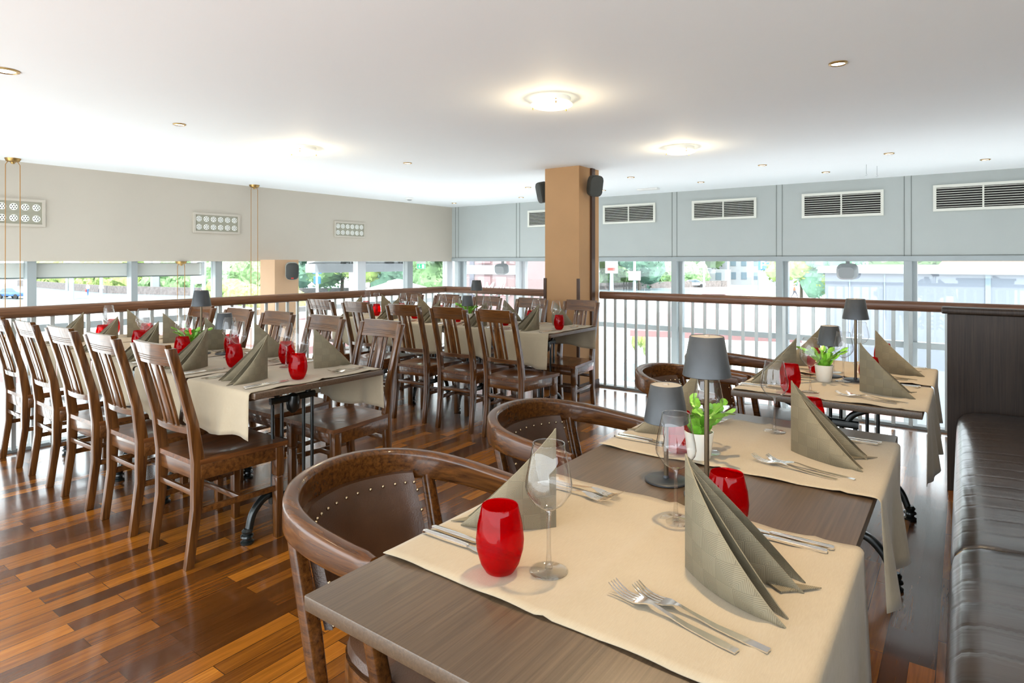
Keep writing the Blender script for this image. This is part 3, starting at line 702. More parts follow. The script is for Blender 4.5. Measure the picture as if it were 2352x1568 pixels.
    for xc, ww in ((-.052, .020), (0, .052), (.052, .020)):
        bm = BM(); rings = []
        for z in (.597, .66, .73, .80, .875):
            b_ = -.014 * (1 - (xc / .15) ** 2); y = back_y(z) + b_
            rings.append([(xc - ww / 2, y - .006, z), (xc + ww / 2, y - .006, z), (xc + ww / 2, y + .006, z), (xc - ww / 2, y + .006, z)])
        loft(bm, rings); obj('slat', bm, M_CHAIR, t, bevel=.0015)
    return t
CH = make_chair()
ORD = ['first', 'second', 'third', 'fourth', 'fifth']
rr = lambda a: math.radians(a)
for k, (x, a) in enumerate(((-2.84, 0), (-3.38, 0), (-3.917, 1), (-4.47, -1), (-5.03, 0))):
    place(CH, (x, 1.51, 0), rr(a), 'slatted brown wooden chair, %s from aisle on the camera side of the left table' % ORD[k], 'wooden chairs on the camera side of left table')
for k, (x, a) in enumerate(((-2.80, 0), (-3.33, 0), (-3.86, 1), (-4.37, 0), (-4.90, 0))):
    place(CH, (x, 2.225, 0), PI + rr(a), 'slatted brown wooden chair, %s from aisle on the far side of the left table' % ORD[k], 'wooden chairs on the far side of left table')
for k, (x, a) in enumerate(((-2.735, -2), (-3.215, 3), (-3.72, 5), (-4.29, 3), (-4.80, 2))):
    place(CH, (x, 3.805, 0), rr(a), 'slatted brown wooden chair, %s from aisle on the camera side of the middle table' % ORD[k], 'wooden chairs on the camera side of middle table')
for k, (x, a) in enumerate(((-2.79, 2), (-3.345, 0), (-3.89, 0), (-4.43, 0), (-4.97, 0))):
    place(CH, (x, 4.60, 0), PI + rr(a), 'slatted brown wooden chair, %s from aisle on the far side of the middle table' % ORD[k], 'wooden chairs on the far side of middle table')

# ------------------------------------------------------------------ bentwood armchair (faces +x)
def make_armchair():
    t = thing('armchair', '-', 'armchair')
    plan = [(.135, -.262, .735), (.02, -.266, .742), (-.10, -.258, .752), (-.20, -.225, .763), (-.278, -.150, .775), (-.312, -.05, .782), (-.312, .05, .782), (-.278, .150, .775), (-.20, .225, .763), (-.10, .258, .752), (.02, .266, .742), (.135, .262, .735)]
    path = crom(plan, 6); n = len(path)
    tip = [min(1.0, .55 + .45 * min(i, n - 1 - i) / 2.0) for i in range(n)]
    ws = [.040 * a for a in tip]; hs = [(.058 + .024 * min(1, min(i, n - 1 - i) / 22.0)) * a for i, a in enumerate(tip)]
    bm = BM(); sweep(bm, [p - Vector((0, 0, h / 2)) for p, h in zip(path, hs)], ws, hs, 'rrect'); obj('arm_rail', bm, M_BENT, t)
    # posts
    for s in (-1, 1):
        bm = BM(); sweep(bm, [(-.195, s * .222, .700), (-.135, s * .216, .47), (-.09, s * .212, .25), (-.06, s * .208, 0)], [.030, .036, .034, .026], [.034, .042, .036, .028], 'rrect', up=(0, 1, 0)); obj('back_leg', bm, M_BENT, t)
        bm = BM(); sweep(bm, [(.085, s * .258, .695), (.12, s * .235, .47), (.15, s * .225, .25), (.185, s * .215, 0)], [.028, .034, .032, .026], [.032, .040, .034, .028], 'rrect', up=(0, 1, 0)); obj('front_leg', bm, M_BENT, t)
    # seat
    def seat_ring(sc, z): 
        o = []
        for k in range(32):
            a = 2 * PI * k / 32; c = math.cos(a); s = math.sin(a)
            x = .10 + .225 * abs(c) ** .75 * (1 if c > 0 else -1) * sc; y = .220 * abs(s) ** .75 * (1 if s > 0 else -1) * sc
            o.append((x, y, z))
        return o
    bm = BM(); loft(bm, [seat_ring(1, .375), seat_ring(1.01, .40), seat_ring(1.0, .435)]); obj('seat_frame', bm, M_BENT, t)
    bm = BM(); loft(bm, [seat_ring(.95, .434), seat_ring(.985, .445), seat_ring(.96, .462), seat_ring(.86, .474), seat_ring(.55, .482), seat_ring(.15, .484)]); obj('seat_cushion', bm, M_LEATHER, t)
    # leather back
    pl = crom([(-.208, -.180, 0), (-.238, -.145, 0), (-.266, -.08, 0), (-.280, 0, 0), (-.266, .08, 0), (-.238, .145, 0), (-.208, .180, 0)], 6)
    bm = BM(); zs = [.46, .49, .55, .61, .66, .712]; outer = []; inner = []
    for z in zs:
        k = (z - .46) / .24; ro = []; ri = []
        for p in pl:
            sh = .085 * (1 - k); d = Vector((p.x + .0, p.y, 0)).normalized()
            q = Vector((p.x + sh, p.y * (.97 + .03 * k), z)); pf = .012 * math.sin(PI * min(1, max(0, k)))
            ri.append(q - d * (.006 + pf)); ro.append(q + d * .012)
        inner.append(ri); outer.append(ro)
    loft(bm, [outer_r + list(reversed(inner_r)) for outer_r, inner_r in zip(outer, inner)]); obj('back_cushion', bm, M_LEATHER, t)
    b = BM(); bmesh.ops.create_uvsphere(b, u_segments=8, v_segments=5, radius=.0048); nm = finish(b, 'all'); nm.materials.append(M_NAIL)
    m_ = len(pl)
    for i in range(1, m_ - 1, 3):
        p = inner[4][i]; o = obj('nail_head', nm, None, t); o.location = (p.x + .002, p.y, .692)
    for s in (0, m_ - 1):
        for k in range(5):
            o = obj('nail_head', nm, None, t); a = inner[k][s]; b2 = inner[k][1 if s == 0 else m_ - 2]; o.location = (a + b2) / 2 + Vector((.003, 0, .01))
    return t
AR = make_armchair()
place(AR, (-1.065, 1.078, 0), 0, 'dark bentwood armchair with studded leather back nearest the camera', 'bentwood armchairs at the bench tables')
place(AR, (-1.075, 1.875, 0), rr(-2), 'dark bentwood armchair with studded leather back, second from the camera', 'bentwood armchairs at the bench tables')
place(AR, (-1.02, 2.985, 0), rr(1), 'dark bentwood armchair, third from the camera, behind the tall charcoal lamp', 'bentwood armchairs at the bench tables')
place(AR, (-.99, 3.585, 0), rr(2), 'dark bentwood armchair farthest back beside the railing', 'bentwood armchairs at the bench tables')

# ------------------------------------------------------------------ tables
def hoof(bm, x, y, ang):
    o = BM(); lathe(o, [(.012, 0), (.030, .001), (.031, .010), (.020, .017), (.021, .026), (.030, .032), (.028, .040), (.019, .046), (.024, .052), (.025, .060), (.016, .070)], 14)
    for v in o.verts: v.co.x += .10 * 0; 
    m = Matrix.Translation((x, y, 0)) @ Matrix.Rotation(ang, 4, 'Z')
    me = bpy.data.meshes.new('tmp'); o.to_mesh(me); o.free(); me.transform(m); bm.from_mesh(me); bpy.data.meshes.remove(me)
def trestle(parent, x, y, rz, top, half=.30):
    """cast iron end frame spanning local y"""
    t = bpy.data.objects.new('trestle_leg', None)  # replaced by a mesh below
    bpy.data.objects.remove(t)
    bm = BM()
    for s in (-1, 1):
        for d in (.062, .112): sweep(bm, [(0, s * d, .17), (0, s * d, top - .09)], .017, .017, 'round', up=(1, 0, 0))
        sweep(bm, crom([(0, s * .08, top - .09), (0, s * .11, top - .05), (0, s * .20, top - .012)], 5), .026, .020, 'round', up=(1, 0, 0))
    sweep(bm, [(0, -.125, top - .095), (0, .125, top - .095)], .024, .032, 'rrect')
    sweep(bm, [(0, -.125, .165), (0, .125, .165)], .03, .04, 'rrect')
    lathe(bm, [(.012, top - .17), (.030, top - .15), (.034, top - .115), (.030, top - .085), (.012, top - .075)], 14)
    add_box(bm, -.02, .02, -half * .75, half * .75, top - .012, top)
    leg = obj('trestle', bm, M_IRON, parent); leg.location = (x, y, 0); leg.rotation_euler = (0, 0, rz)
    for s in (-1, 1):
        bm = BM(); sweep(bm, crom([(0, s * .04, .155), (0, s * .10, .19), (0, s * .16, .185), (0, s * .215, .13), (0, s * half * .87, .06), (0, s * half * .9, .05)], 5), .030, .034, 'rrect', up=(1, 0, 0))
        hoof(bm, 0, s * half * .9, 0)
        ft = obj('foot', bm, M_IRON, leg)
    return leg
TT = .76; TH = .026
def table(label, x0, x1, y0, y1, legs, mat, half, group=None):
    cx, cy = (x0 + x1) / 2, (y0 + y1) / 2
    t = thing('dining_table', label, 'table', (cx, cy, 0), 0, group)
    bm = BM(); add_box(bm, x0 - cx, x1 - cx, y0 - cy, y1 - cy, TT - TH, TT); obj('tabletop', bm, mat, t, bevel=.003)
    for lx, ly, rz in legs: trestle(t, lx - cx, ly - cy, rz, TT - TH, half)
    return t
G1 = 'dark topped tables along the bench'
table('dark brown foreground table by the bench, nearest the camera', -.889, -.170, .623, 2.312, [(-.53, .86, PI / 2), (-.53, 2.06, PI / 2)], M_TOP, .28, G1)
table('dark brown bench table standing alone close to the railing', -.815, -.122, 2.715, 3.866, [(-.475, 2.90, PI / 2), (-.475, 3.74, PI / 2)], M_TOP, .28, G1)
G2 = 'joined tables of the long rows'
table('brown table at the aisle end of the left row', -3.75, -2.402, 1.447, 2.156, [(-2.70, 1.83, 0), (-3.52, 1.83, 0)], M_TOPX, .27, G2)
table('brown table at the railing end of the left row', -5.12, -3.752, 1.447, 2.156, [(-4.10, 1.83, 0), (-4.92, 1.83, 0)], M_TOPX, .27, G2)
table('brown table at the aisle end of the middle row', -3.85, -2.528, 3.948, 4.664, [(-2.80, 4.30, 0), (-3.56, 4.29, 0)], M_TOPX, .27, G2)
table('brown table at the railing end of the middle row', -5.15, -3.852, 3.948, 4.664, [(-4.12, 4.30, 0), (-4.88, 4.30, 0)], M_TOPX, .27, G2)

# ------------------------------------------------------------------ runners
def runner(label, group, x0, x1, y0, y1, across, hang0, hang1, seed, e0=None, e1=None, wav=.012):
    """cloth lying on z=TT; 'across' is the axis along which it hangs over; e0/e1 the table edges on that axis"""
    rnd = random.Random(seed); ph = [rnd.uniform(0, 6.28) for _ in range(8)]
    z0 = TT + .0022; rad = .012
    # profile along the long axis
    P = []
    def prof(e, sgn, hang):
        pts = []
        n = 9
        for k in range(n, 0, -1): pts.append((e + sgn * (rad + .003), z0 - rad - (hang - rad) * k / n, k / n))
        for a in (75, 50, 25, 5): pts.append((e + sgn * (.003 + rad * math.sin(rr(a))), z0 - rad + rad * math.cos(rr(a)), 0))
        return pts
    a0, a1 = (y0, y1) if across == 'y' else (x0, x1)
    P += prof(e0, -1, hang0) if hang0 else [(a0, z0, 0)]
    s0 = e0 + .006 if hang0 else a0 + .01; s1 = e1 - .006 if hang1 else a1 - .01
    nn = 44
    for k in range(nn + 1): P.append((s0 + (s1 - s0) * k / nn, z0, 0))
    P += list(reversed(prof(e1, 1, hang1))) if hang1 else [(a1, z0, 0)]
    b0, b1 = (x0, x1) if across == 'y' else (y0, y1)
    bm = BM(); M = 26; rows = []
    for j, (a, z, h) in enumerate(P):
        row = []
        for i in range(M + 1):
            u = i / M; b = b0 + (b1 - b0) * u
            edge = min(i, M - i) / M
            lift = (.0045 * math.exp(-((a - (a0 + a1) / 2 - .02 * math.sin(u * 3)) / .010) ** 2) + .003 * math.exp(-((a - a1 + .07) / .012) ** 2) if h == 0 else 0) + 0.0015 * max(0, math.sin(a * 19 + ph[0] + u * 5)) * (1 if h == 0 else 0) + (.0035 * max(0, math.sin(a * 27 + ph[1])) * math.exp(-edge * 16) if h == 0 else 0)
            bb = b + (.0025 * math.sin(a * 21 + ph[2]) * math.exp(-edge * 9) if h == 0 else 0)
            out = h * wav * (.6 + math.sin(u * 11 + ph[3]) + .5 * math.sin(u * 23 + ph[4])); out = max(out, -.004 * h)
            drop = h * .012 * math.sin(u * 7 + ph[5])
            bb += h * .008 * math.sin(u * 9 + ph[6])
            sg = -1 if j < len(P) / 2 else 1
            aa = a + sg * out
            if across == 'y': row.append(bm.verts.new((bb, aa, z + lift - drop)))
            else: row.append(bm.verts.new((aa, bb, z + lift - drop)))
        rows.append(row)
    for r0, r1 in zip(rows[:-1], rows[1:]):
        for i in range(M): bm.faces.new((r0[i], r0[i + 1], r1[i + 1], r1[i]))
    bmesh.ops.recalc_face_normals(bm, faces=bm.faces)
    if sum(f.normal.z for f in bm.faces) < 0: bmesh.ops.reverse_faces(bm, faces=bm.faces)
    o = obj('table_runner', finish_keep(bm), M_CLOTH)
    sm = o.modifiers.new('s', 'SOLIDIFY'); sm.thickness = .0014; sm.offset = 1
    tag(o, label, 'table runner', group)
    return o
def finish_keep(bm):
    me = bpy.data.meshes.new('m'); bm.to_mesh(me); bm.free()
    for p in me.polygons: p.use_smooth = True
    return me
GR = 'beige runners on the bench tables'
runner('beige linen runner across the camera end of the foreground table', GR, -.889, -.17, .80, 1.352, 'x', 0, .27, 1, e1=-.170)
runner('beige linen runner across the far end of the foreground table, under the cactus pot', GR, -.889, -.17, 1.655, 2.19, 'x', 0, .265, 2, e1=-.170, wav=.018)
runner('beige linen runner on the camera end of the railing side bench table', GR, -.812, -.122, 2.728, 3.262, 'x', 0, .27, 3, e1=-.122, wav=.018)
runner('beige linen runner on the railing end of the last bench table', GR, -.812, -.122, 3.31, 3.84, 'x', 0, .22, 4, e1=-.122)
for k in range(5):
    c = -2.688 - .553 * k; w2 = .264
    runner('beige runner hanging over the left row, %s from the aisle' % ORD[k], 'beige runners on the left row', max(c - w2, -5.11), c + w2, 1.447, 2.156, 'y', .205 + .02 * (k % 2), .21, 10 + k, e0=1.447, e1=2.156)
    c = -2.808 - .545 * k; w2 = .262
    runner('beige runner hanging over the middle row, %s from the aisle' % ORD[k], 'beige runners on the middle row', max(c - w2, -5.14), c + w2, 3.948, 4.664, 'y', .26 - .02 * (k % 2), .19, 30 + k, e0=3.948, e1=4.664)

# ------------------------------------------------------------------ table ware
ZT = TT + .0045
def make_tumbler():
    t = thing('tumbler', '-', 'glass')
    prof = [(.0, .001), (.018, .001), (.026, .004), (.0345, .018), (.0415, .042), (.0430, .060), (.0405, .085), (.0350, .108), (.0325, .1185), (.0318, .1190), (.0312, .1182)]
    bm = BM(); lathe(bm, prof[1:], 32, cap1=False); obj('glass_body', bm, M_REDGL, t, smooth='all')
    return t
def make_tumbler_single():
    bm = BM(); prof = [(.018, .001), (.026, .004), (.0345, .018), (.0415, .042), (.0430, .060), (.0405, .085), (.0350, .108), (.0328, .1185), (.0322, .1195), (.0314, .1185), (.0340, .108), (.0392, .086), (.0415, .062), (.0400, .044), (.033, .021), (.022, .0085), (.0005, .007)]
    lathe(bm, prof, 36, cap1=False)
    o = obj('tumbler', bm, M_REDGL, smooth='all'); tag(o, '-', 'glass'); return o
def make_wineglass():
    t = thing('wine_glass', '-', 'glass')
    bm = BM(); lathe(bm, [(.0035, .108), (.012, .112), (.027, .122), (.0405, .142), (.0425, .152), (.0405, .168), (.0330, .205), (.0285, .2275), (.0278, .228)], 36, cap0=False, cap1=False); obj('bowl', bm, M_GLASS, t, smooth='all')
    bm = BM(); lathe(bm, [(.0275, .2270), (.0290, .2275), (.0288, .2290), (.0275, .2288), (.0272, .2280)], 36, cap0=False, cap1=False); obj('rim', bm, M_STEMGL, t, smooth='all')
    bm = BM(); lathe(bm, [(.0075, .006), (.0052, .016), (.0038, .04), (.0036, .085), (.0045, .104), (.0085, .1125)], 16); obj('stem', bm, M_STEMGL, t, smooth='all')
    bm = BM(); lathe(bm, [(.0345, .0008), (.0350, .0018), (.030, .0030), (.016, .0048), (.0075, .0075)], 36); obj('foot', bm, M_GLASS2, t, smooth='all')
    return t
M_STEMGL = thin_glass('stem_glass', (.93, .93, .92), 1.6, (.45, .46, .46), .8, base=.05)
M_GLASS2 = thin_glass('foot_glass', (.96, .96, .95), 1.3, (.72, .73, .73), .8, base=.03)
# napkin: two curved wings meeting at an upright spine at the origin, opening towards +x; a third fold between
def wing(bm, uvl, a0, a1, L, Hh, curl, thick=.0022, seg=14, zoff=0.0, tipz=.0):
    def base(s):
        a = a0 + (a1 - a0) * s; return Vector((0, 0, 0)) if s == 0 else None
    pts = []
    P = Vector((0, 0)); 
    path = [P.copy()]
    for k in range(seg):
        a = a0 + (a1 - a0) * ((k + .5) / seg); P = P + Vector((math.cos(a), math.sin(a))) * (L / seg); path.append(P.copy())
    grid = []
    for k, p in enumerate(path):
        s = k / seg; top = Hh * (1 - s) ** 1.02 + tipz; col = []
        nn = 8
        for j in range(nn + 1):
            v = j / nn; z = zoff + v * max(top, .0015)
            lean = curl * math.sin(PI * v) * math.sin(PI * s)
            col.append(((p.x, p.y + lean, z), (s * L, z)))
        grid.append(col)
    for side in (0, 1):
        off = thick if side else 0.0
        V = [[bm.verts.new((c[0][0] - off * math.sin(a0) * 1.0, c[0][1] + (off if side else 0), c[0][2])) for c in col] for col in grid]
        for a in range(len(V) - 1):
            for b in range(len(V[0]) - 1):
                f = bm.faces.new((V[a][b], V[a + 1][b], V[a + 1][b + 1], V[a][b + 1]))
                for lp, (ii, jj) in zip(f.loops, ((a, b), (a + 1, b), (a + 1, b + 1), (a, b + 1))): lp[uvl].uv = grid[ii][jj][1]
        if side == 0: V0 = V
    # close rim
    n = len(V0); m = len(V0[0])
    def strip(A, B):
        for i in range(len(A) - 1):
            f = bm.faces.new((A[i], A[i + 1], B[i + 1], B[i]))
            for lp in f.loops: lp[uvl].uv = (0.01, 0.01)
    strip([V0[i][m - 1] for i in range(n)], [V[i][m - 1] for i in range(n)]); strip([V0[i][0] for i in range(n)], [V[i][0] for i in range(n)])
    strip([V0[n - 1][j] for j in range(m)], [V[n - 1][j] for j in range(m)]); strip([V0[0][j] for j in range(m)], [V[0][j] for j in range(m)])
def make_napkin():
    bm = BM(); uvl = bm.loops.layers.uv.new('UVMap')
    wing(bm, uvl, rr(-42), rr(2), .215, .205, -.014)      # front wing
    wing(bm, uvl, rr(50), rr(2), .205, .205, .012)       # rear wing
    wing(bm, uvl, rr(22), rr(8), .195, .192, -.006)
    wing(bm, uvl, rr(-20), rr(-6), .198, .196, .006)
    # small flap lying on the cloth
    vs = [(.12, .045, .0035), (.205, .085, .0015), (.16, .02, .0035), (.12, .045, .006), (.205, .085, .003), (.16, .02, .006)]
    V = [bm.verts.new(v) for v in vs]
    for f in ((0, 2, 1), (3, 4, 5), (0, 1, 4, 3), (1, 2, 5, 4), (2, 0, 3, 5)):
        fc = bm.faces.new([V[i] for i in f])
        for lp in fc.loops: lp[uvl].uv = (lp.vert.co.x, lp.vert.co.y)
    bmesh.ops.recalc_face_normals(bm, faces=bm.faces)
    me = bpy.data.meshes.new('napkin'); bm.to_mesh(me); bm.free()
    for p in me.polygons: p.use_smooth = True
    try: me.set_sharp_from_angle(angle=rr(50))
    except Exception: pass
    o = obj('napkin', me, M_NAP); tag(o, '-', 'napkin'); return o
def make_fork():   # handle end at the origin, tines towards +x
    bm = BM()
    prof = [(0, .0065, .0022), (.03, .0075, .0025), (.08, .0055, .0035), (.12, .0038, .008), (.140, .0035, .011), (.150, .006, .0105), (.160, .0115, .0085), (.172, .0125, .006)]
    rings = [[(x, -w_, z - .001), (x, w_, z - .001), (x, w_, z + .001), (x, -w_, z + .001)] for x, w_, z in prof]
    loft(bm, rings)
    for k in range(4):
        y = (k - 1.5) * .0067
        tp = [(.170, .0062), (.182, .005), (.196, .0055), (.210, .010), (.222, .0175)]
        loft(bm, [[(x, y - q, z - .0008), (x, y + q, z - .0008), (x, y + q, z + .0008), (x, y - q, z + .0008)] for (x, z), q in zip(tp, (.0022, .0018, .0017, .0015, .0008))])
    o = obj('fork', bm, M_STEEL, bevel=0); tag(o, '-', 'fork'); return o
def make_knife():
    bm = BM()
    loft(bm, [[(x, y * w_, .004 + z * h_) for y, z in ((-1, -.6), (-.6, -1), (.6, -1), (1, -.6), (1, .6), (.6, 1), (-.6, 1), (-1, .6))] for x, w_, h_ in ((0, .0055, .0028), (.004, .0068, .0036), (.06, .0070, .0038), (.112, .0055, .0032), (.116, .0045, .0026))])
    loft(bm, [[(x, a, .0030), (x, b, .0030), (x, b, .0042), (x, a, .0042)] for x, a, b in ((.115, -.004, .004), (.125, -.005, .0045), (.14, -.0085, .0045), (.19, -.0085, .0045), (.212, -.005, .0045), (.220, .001, .004))])
    o = obj('knife', bm, M_STEEL); tag(o, '-', 'knife'); return o
TU = make_tumbler_single(); WG = make_wineglass(); NA = make_napkin(); FO = make_fork(); KN = make_knife()
def setting(ox, oy, ang, where, grp, cfg, cutlery=True, nap=0, rnd=None):
    """diner's place: origin at the table edge, facing ang; u is to the diner's right"""
    F = Vector((math.cos(ang), math.sin(ang))); R = Vector((math.sin(ang), -math.cos(ang)))
    def W(v, u): p = Vector((ox, oy)) + F * v + R * u; return (p.x, p.y, ZT)
    place(TU, W(*cfg['tum']), random.random() * 6, 'red glass tumbler, ' + where, 'red tumblers' + grp)
    place(WG, W(*cfg['gl']), 0, 'empty stemmed wine glass, ' + where, 'wine glasses' + grp)
    p = W(*cfg['nap']); place(NA, p, ang + PI + nap, 'upright folded olive napkin, ' + where, 'folded napkins' + grp)
    if cutlery:
        for nm, c in (('outer', cfg['k'][0]), ('inner', cfg['k'][1])):
            place(KN, W(c[0], c[1]), ang + c[2], '%s steel knife of two, %s' % (nm, where), 'knives' + grp)
        for nm, c in (('outer', cfg['f'][0]), ('inner', cfg['f'][1])):
            place(FO, W(c[0], c[1]), ang + c[2], '%s steel fork of two, %s' % (nm, where), 'forks' + grp)
LFT = dict(tum=(.223, .203), gl=(.292, .150), nap=(.203, -.015), k=((.002, .167, 0), (.004, .143, 0)), f=((.03, -.232, -.03), (.025, -.200, -.05)))
RGT = dict(tum=(.222, .205), gl=(.325, .19), nap=(.236, .008), k=((.03, .240, .02), (.038, .218, .03)), f=((.088, -.186, -.20), (.052, -.158, -.15)))
NEAR = dict(tum=(.285, .172), gl=(.345, .105), nap=(.222, .02), k=((.015, .185, .03), (.02, .160, .0)), f=((.02, -.20, 0), (.025, -.17, 0)))
FAR = dict(tum=(.195, .262), gl=(.262, .165), nap=(.200, .01), k=((.02, .225, 0), (.025, .20, 0)), f=((.03, -.19, .06), (.02, -.16, -.02)))
places = [(1.074, 'the foreground runner'), (1.922, 'the second runner from camera'), (2.992, 'the third bench runner'), (3.57, 'the last bench runner')]
for i, (yc, nm) in enumerate(places):
    xl, xr = ((-.889, -.170) if i < 2 else (-.815, -.122))
    g = ' on the bench tables'
    setting(xl, yc, 0, 'armchair side of ' + nm, g, LFT, True, (rr(8), rr(0), rr(5), rr(-5))[i])
    setting(xr, yc, PI, 'bench side of ' + nm, g, RGT, True, (rr(-6), rr(-4), rr(4), rr(10))[i])
for k in range(5):
    c = -2.688 - .553 * k
    setting(c, 1.447, PI / 2, '%s place from aisle, camera side of left row' % ORD[k], ' on the left row', NEAR, k < 4, rr(-14 + 5 * (k % 3)))
    setting(c, 2.156, -PI / 2, '%s place from aisle, far side of left row' % ORD[k], ' on the left row', FAR, k < 3, rr(10 - 4 * (k % 3)))
    c = -2.808 - .545 * k
    setting(c, 3.948, PI / 2, '%s place from aisle, camera side of middle row' % ORD[k], ' on the middle row', NEAR, k < 3, rr(-30 + 8 * (k % 2)))
    setting(c, 4.664, -PI / 2, '%s place from aisle, far side of middle row' % ORD[k], ' on the middle row', FAR, k < 2, rr(5))

# ------------------------------------------------------------------ lamps and plants
def make_lamp(tall):
    t = thing('table_lamp', '-', 'table lamp')
    zb = .285 if tall else .150; ht = .092
    bm = BM(); lathe(bm, [(.0525, 0), (.0525, .004), (.050, .006), (.008, .008), (.0065, .014)], 36); obj('base', bm, M_LAMP, t)
    bm = BM(); lathe(bm, [(.0058, .008), (.0058, zb + .05)], 16); obj('pole', bm, M_LAMPB, t)
    bm = BM(); lathe(bm, [(.0545, zb), (.0555, zb + .001), (.0395, zb + ht), (.0380, zb + ht + .0015), (.0375, zb + ht - .001), (.0535, zb + .002)], 40, cap0=False, cap1=False); obj('lamp_shade', bm, M_LAMP, t)
    bm = BM(); lathe(bm, [(.0385, zb + ht - .002), (.0385, zb + ht), (.008, zb + ht + .0005), (.006, zb + ht + .004), (.0005, zb + ht + .005)], 32, cap0=True, cap1=False); obj('shade_cap', bm, M_LAMPT, t)
    bm = BM(); lathe(bm, [(.012, zb + .045), (.035, zb + .05), (.035, zb + .055)], 20); obj('bulb_housing', bm, M_LAMPT, t)
    return t
TL = make_lamp(True); SL = make_lamp(False)
g = 'charcoal metal table lamps'
place(SL, (-.608, 1.488, ZT - .0025), 0, 'short charcoal table lamp with lit cap on the foreground table', g)
place(TL, (-.490, 1.445, ZT - .0025), 0, 'tall charcoal table lamp beside the cactus pot on foreground table', g)
place(SL, (-.520, 3.285, ZT), 0, 'short charcoal table lamp on the table near the railing', g)
place(TL, (-.405, 3.243, ZT), 0, 'tall charcoal table lamp on the table near the railing', g)
place(SL, (-3.563, 1.95, ZT), 0, 'short charcoal table lamp on the left long row', g)
place(TL, (-3.68, 1.87, ZT), 0, 'tall charcoal table lamp on the left long row', g)
place(SL, (-3.62, 4.25, ZT), 0, 'short charcoal table lamp on the middle long row', g)
place(TL, (-3.62, 4.38, ZT), 0, 'tall charcoal table lamp on the middle long row', g)
def make_cactus():
    t = thing('potted_cactus', '-', 'potted plant')
    bm = BM(); lathe(bm, [(.028, 0), (.031, .003), (.0395, .070), (.0400, .076), (.0370, .076), (.0355, .064)], 32, cap1=False); obj('pot', bm, M_POT, t)
    bm = BM(); lathe(bm, [(.002, .066), (.0358, .064)], 24, cap1=False, cap0=True); obj('soil', bm, M_SOIL, t)
    bm = BM(); rnd = random.Random(5)
    def seg(p, d, side, L, wd):
        d = d.normalized(); side = (side - d * side.dot(d)).normalized(); nrm = d.cross(side)
        rings = []
        for k, (s, a) in enumerate(((0, .18), (.12, .6), (.3, .95), (.42, .82), (.55, 1.0), (.72, .86), (.86, .84), (1, .25))):
            c = p + d * (L * s); rings.append([c + side * (wd * a), c + nrm * .0022 * (1.2 - s), c - side * (wd * a), c - nrm * .0022 * (1.2 - s)])
        loft(bm, rings)
    for k in range(13):
        a = k * 2.4 + rnd.uniform(-.3, .3); tilt = rnd.uniform(.15, .75)
        p = Vector((.012 * math.cos(a), .012 * math.sin(a), .064)); d = Vector((math.cos(a) * tilt, math.sin(a) * tilt, 1))
        side = Vector((-math.sin(a + rnd.uniform(-.8, .8)), math.cos(a), 0))
        for j in range(rnd.choice((3, 3, 4))):
            L = rnd.uniform(.032, .044); seg(p, d, side, L, rnd.uniform(.011, .0155)); p = p + d.normalized() * L * .96
            d = d.normalized() + Vector((math.cos(a), math.sin(a), 0)) * rnd.uniform(.1, .45) + Vector((0, 0, -.12 * j)) + Vector((rnd.uniform(-.3, .3), rnd.uniform(-.3, .3), 0))
            side = side + Vector((rnd.uniform(-.5, .5), rnd.uniform(-.5, .5), rnd.uniform(-.3, .3)))
            if j == 1 and k % 2 == 0: seg(p, d + Vector((rnd.uniform(-1, 1), rnd.uniform(-1, 1), .2)), side, .03, .010)
    obj('foliage', bm, M_LEAF, t, smooth=False)
    return t
PC = make_cactus(); g = 'leafy cactus plants in white pots'
place(PC, (-.600, 1.705, ZT), 1.1, 'green cactus plant in cream pot beside the tall foreground lamp', g)
place(PC, (-.520, 3.14, ZT), 3.0, 'green cactus plant in white pot on table near the railing', g)
place(PC, (-3.71, 1.82, ZT), 1, 'green cactus plant behind napkins on the left long row', g)
place(PC, (-3.66, 4.31, ZT), 2, 'green cactus plant behind the lamps on the middle long row', g)

# ------------------------------------------------------------------ bench and partition
t = thing('bench', 'long bench with dark brown stitched leather seat cushions at right', 'bench', (0, 0, 0))
def cushion(y0, y1):
    bm = BM(); P = [(.05, .30), (-.012, .315), (-.030, .345), (-.034, .385), (-.026, .425), (-.004, .452), (.04, .468), (.14, .476), (.30, .478), (.50, .470), (.50, .30)]
    ys = [y0, y0 + .004, y0 + .018, y0 + .05] + [y0 + .05 + (y1 - y0 - .1) * k / 30 for k in range(1, 30)] + [y1 - .05, y1 - .018, y1 - .004, y1]
    rings = []
    for i, y in enumerate(ys):
        e = min(y - y0, y1 - y); s = .945 + .055 * min(1, (e / .05)) ** .5
        rings.append([((x - .25) * (1 + (s - 1) * .4) + .25, y, .33 + (z - .33) * s + (.0012 * math.sin(y * 31) if .4 < z < .5 else 0)) for x, z in P])
    loft(bm, rings); return bm
obj('seat_cushion', cushion(-.6, .86), M_BENCH, t); obj('seat_cushion', cushion(.865, 2.308), M_BENCH, t); obj('seat_cushion', cushion(2.313, 4.335), M_BENCH, t)
bm = BM(); sweep(bm, crom([(.0, 2.3105, .325), (-.022, 2.3105, .35), (-.026, 2.3105, .385), (-.018, 2.3105, .42), (.005, 2.3105, .443), (.05, 2.3105, .456), (.14, 2.3105, .464), (.48, 2.3105, .464)], 4), .006, .006, 'round', up=(0, 1, 0), n=6); obj('piping', bm, M_BRASS, t)
bm = BM(); add_box(bm, .03, .50, -.6, 4.335, 0, .318); obj('plinth', bm, M_DARKPANEL, t, smooth=False)
bm = BM(); add_box(bm, .50, .56, -.6, 4.335, 0, 1.0); obj('backrest', bm, M_DARKPANEL, t, smooth=False, bevel=.01)
t = thing('partition', 'dark wooden partition with rounded cap at the end of the bench', 'partition', (0, 0, 0))
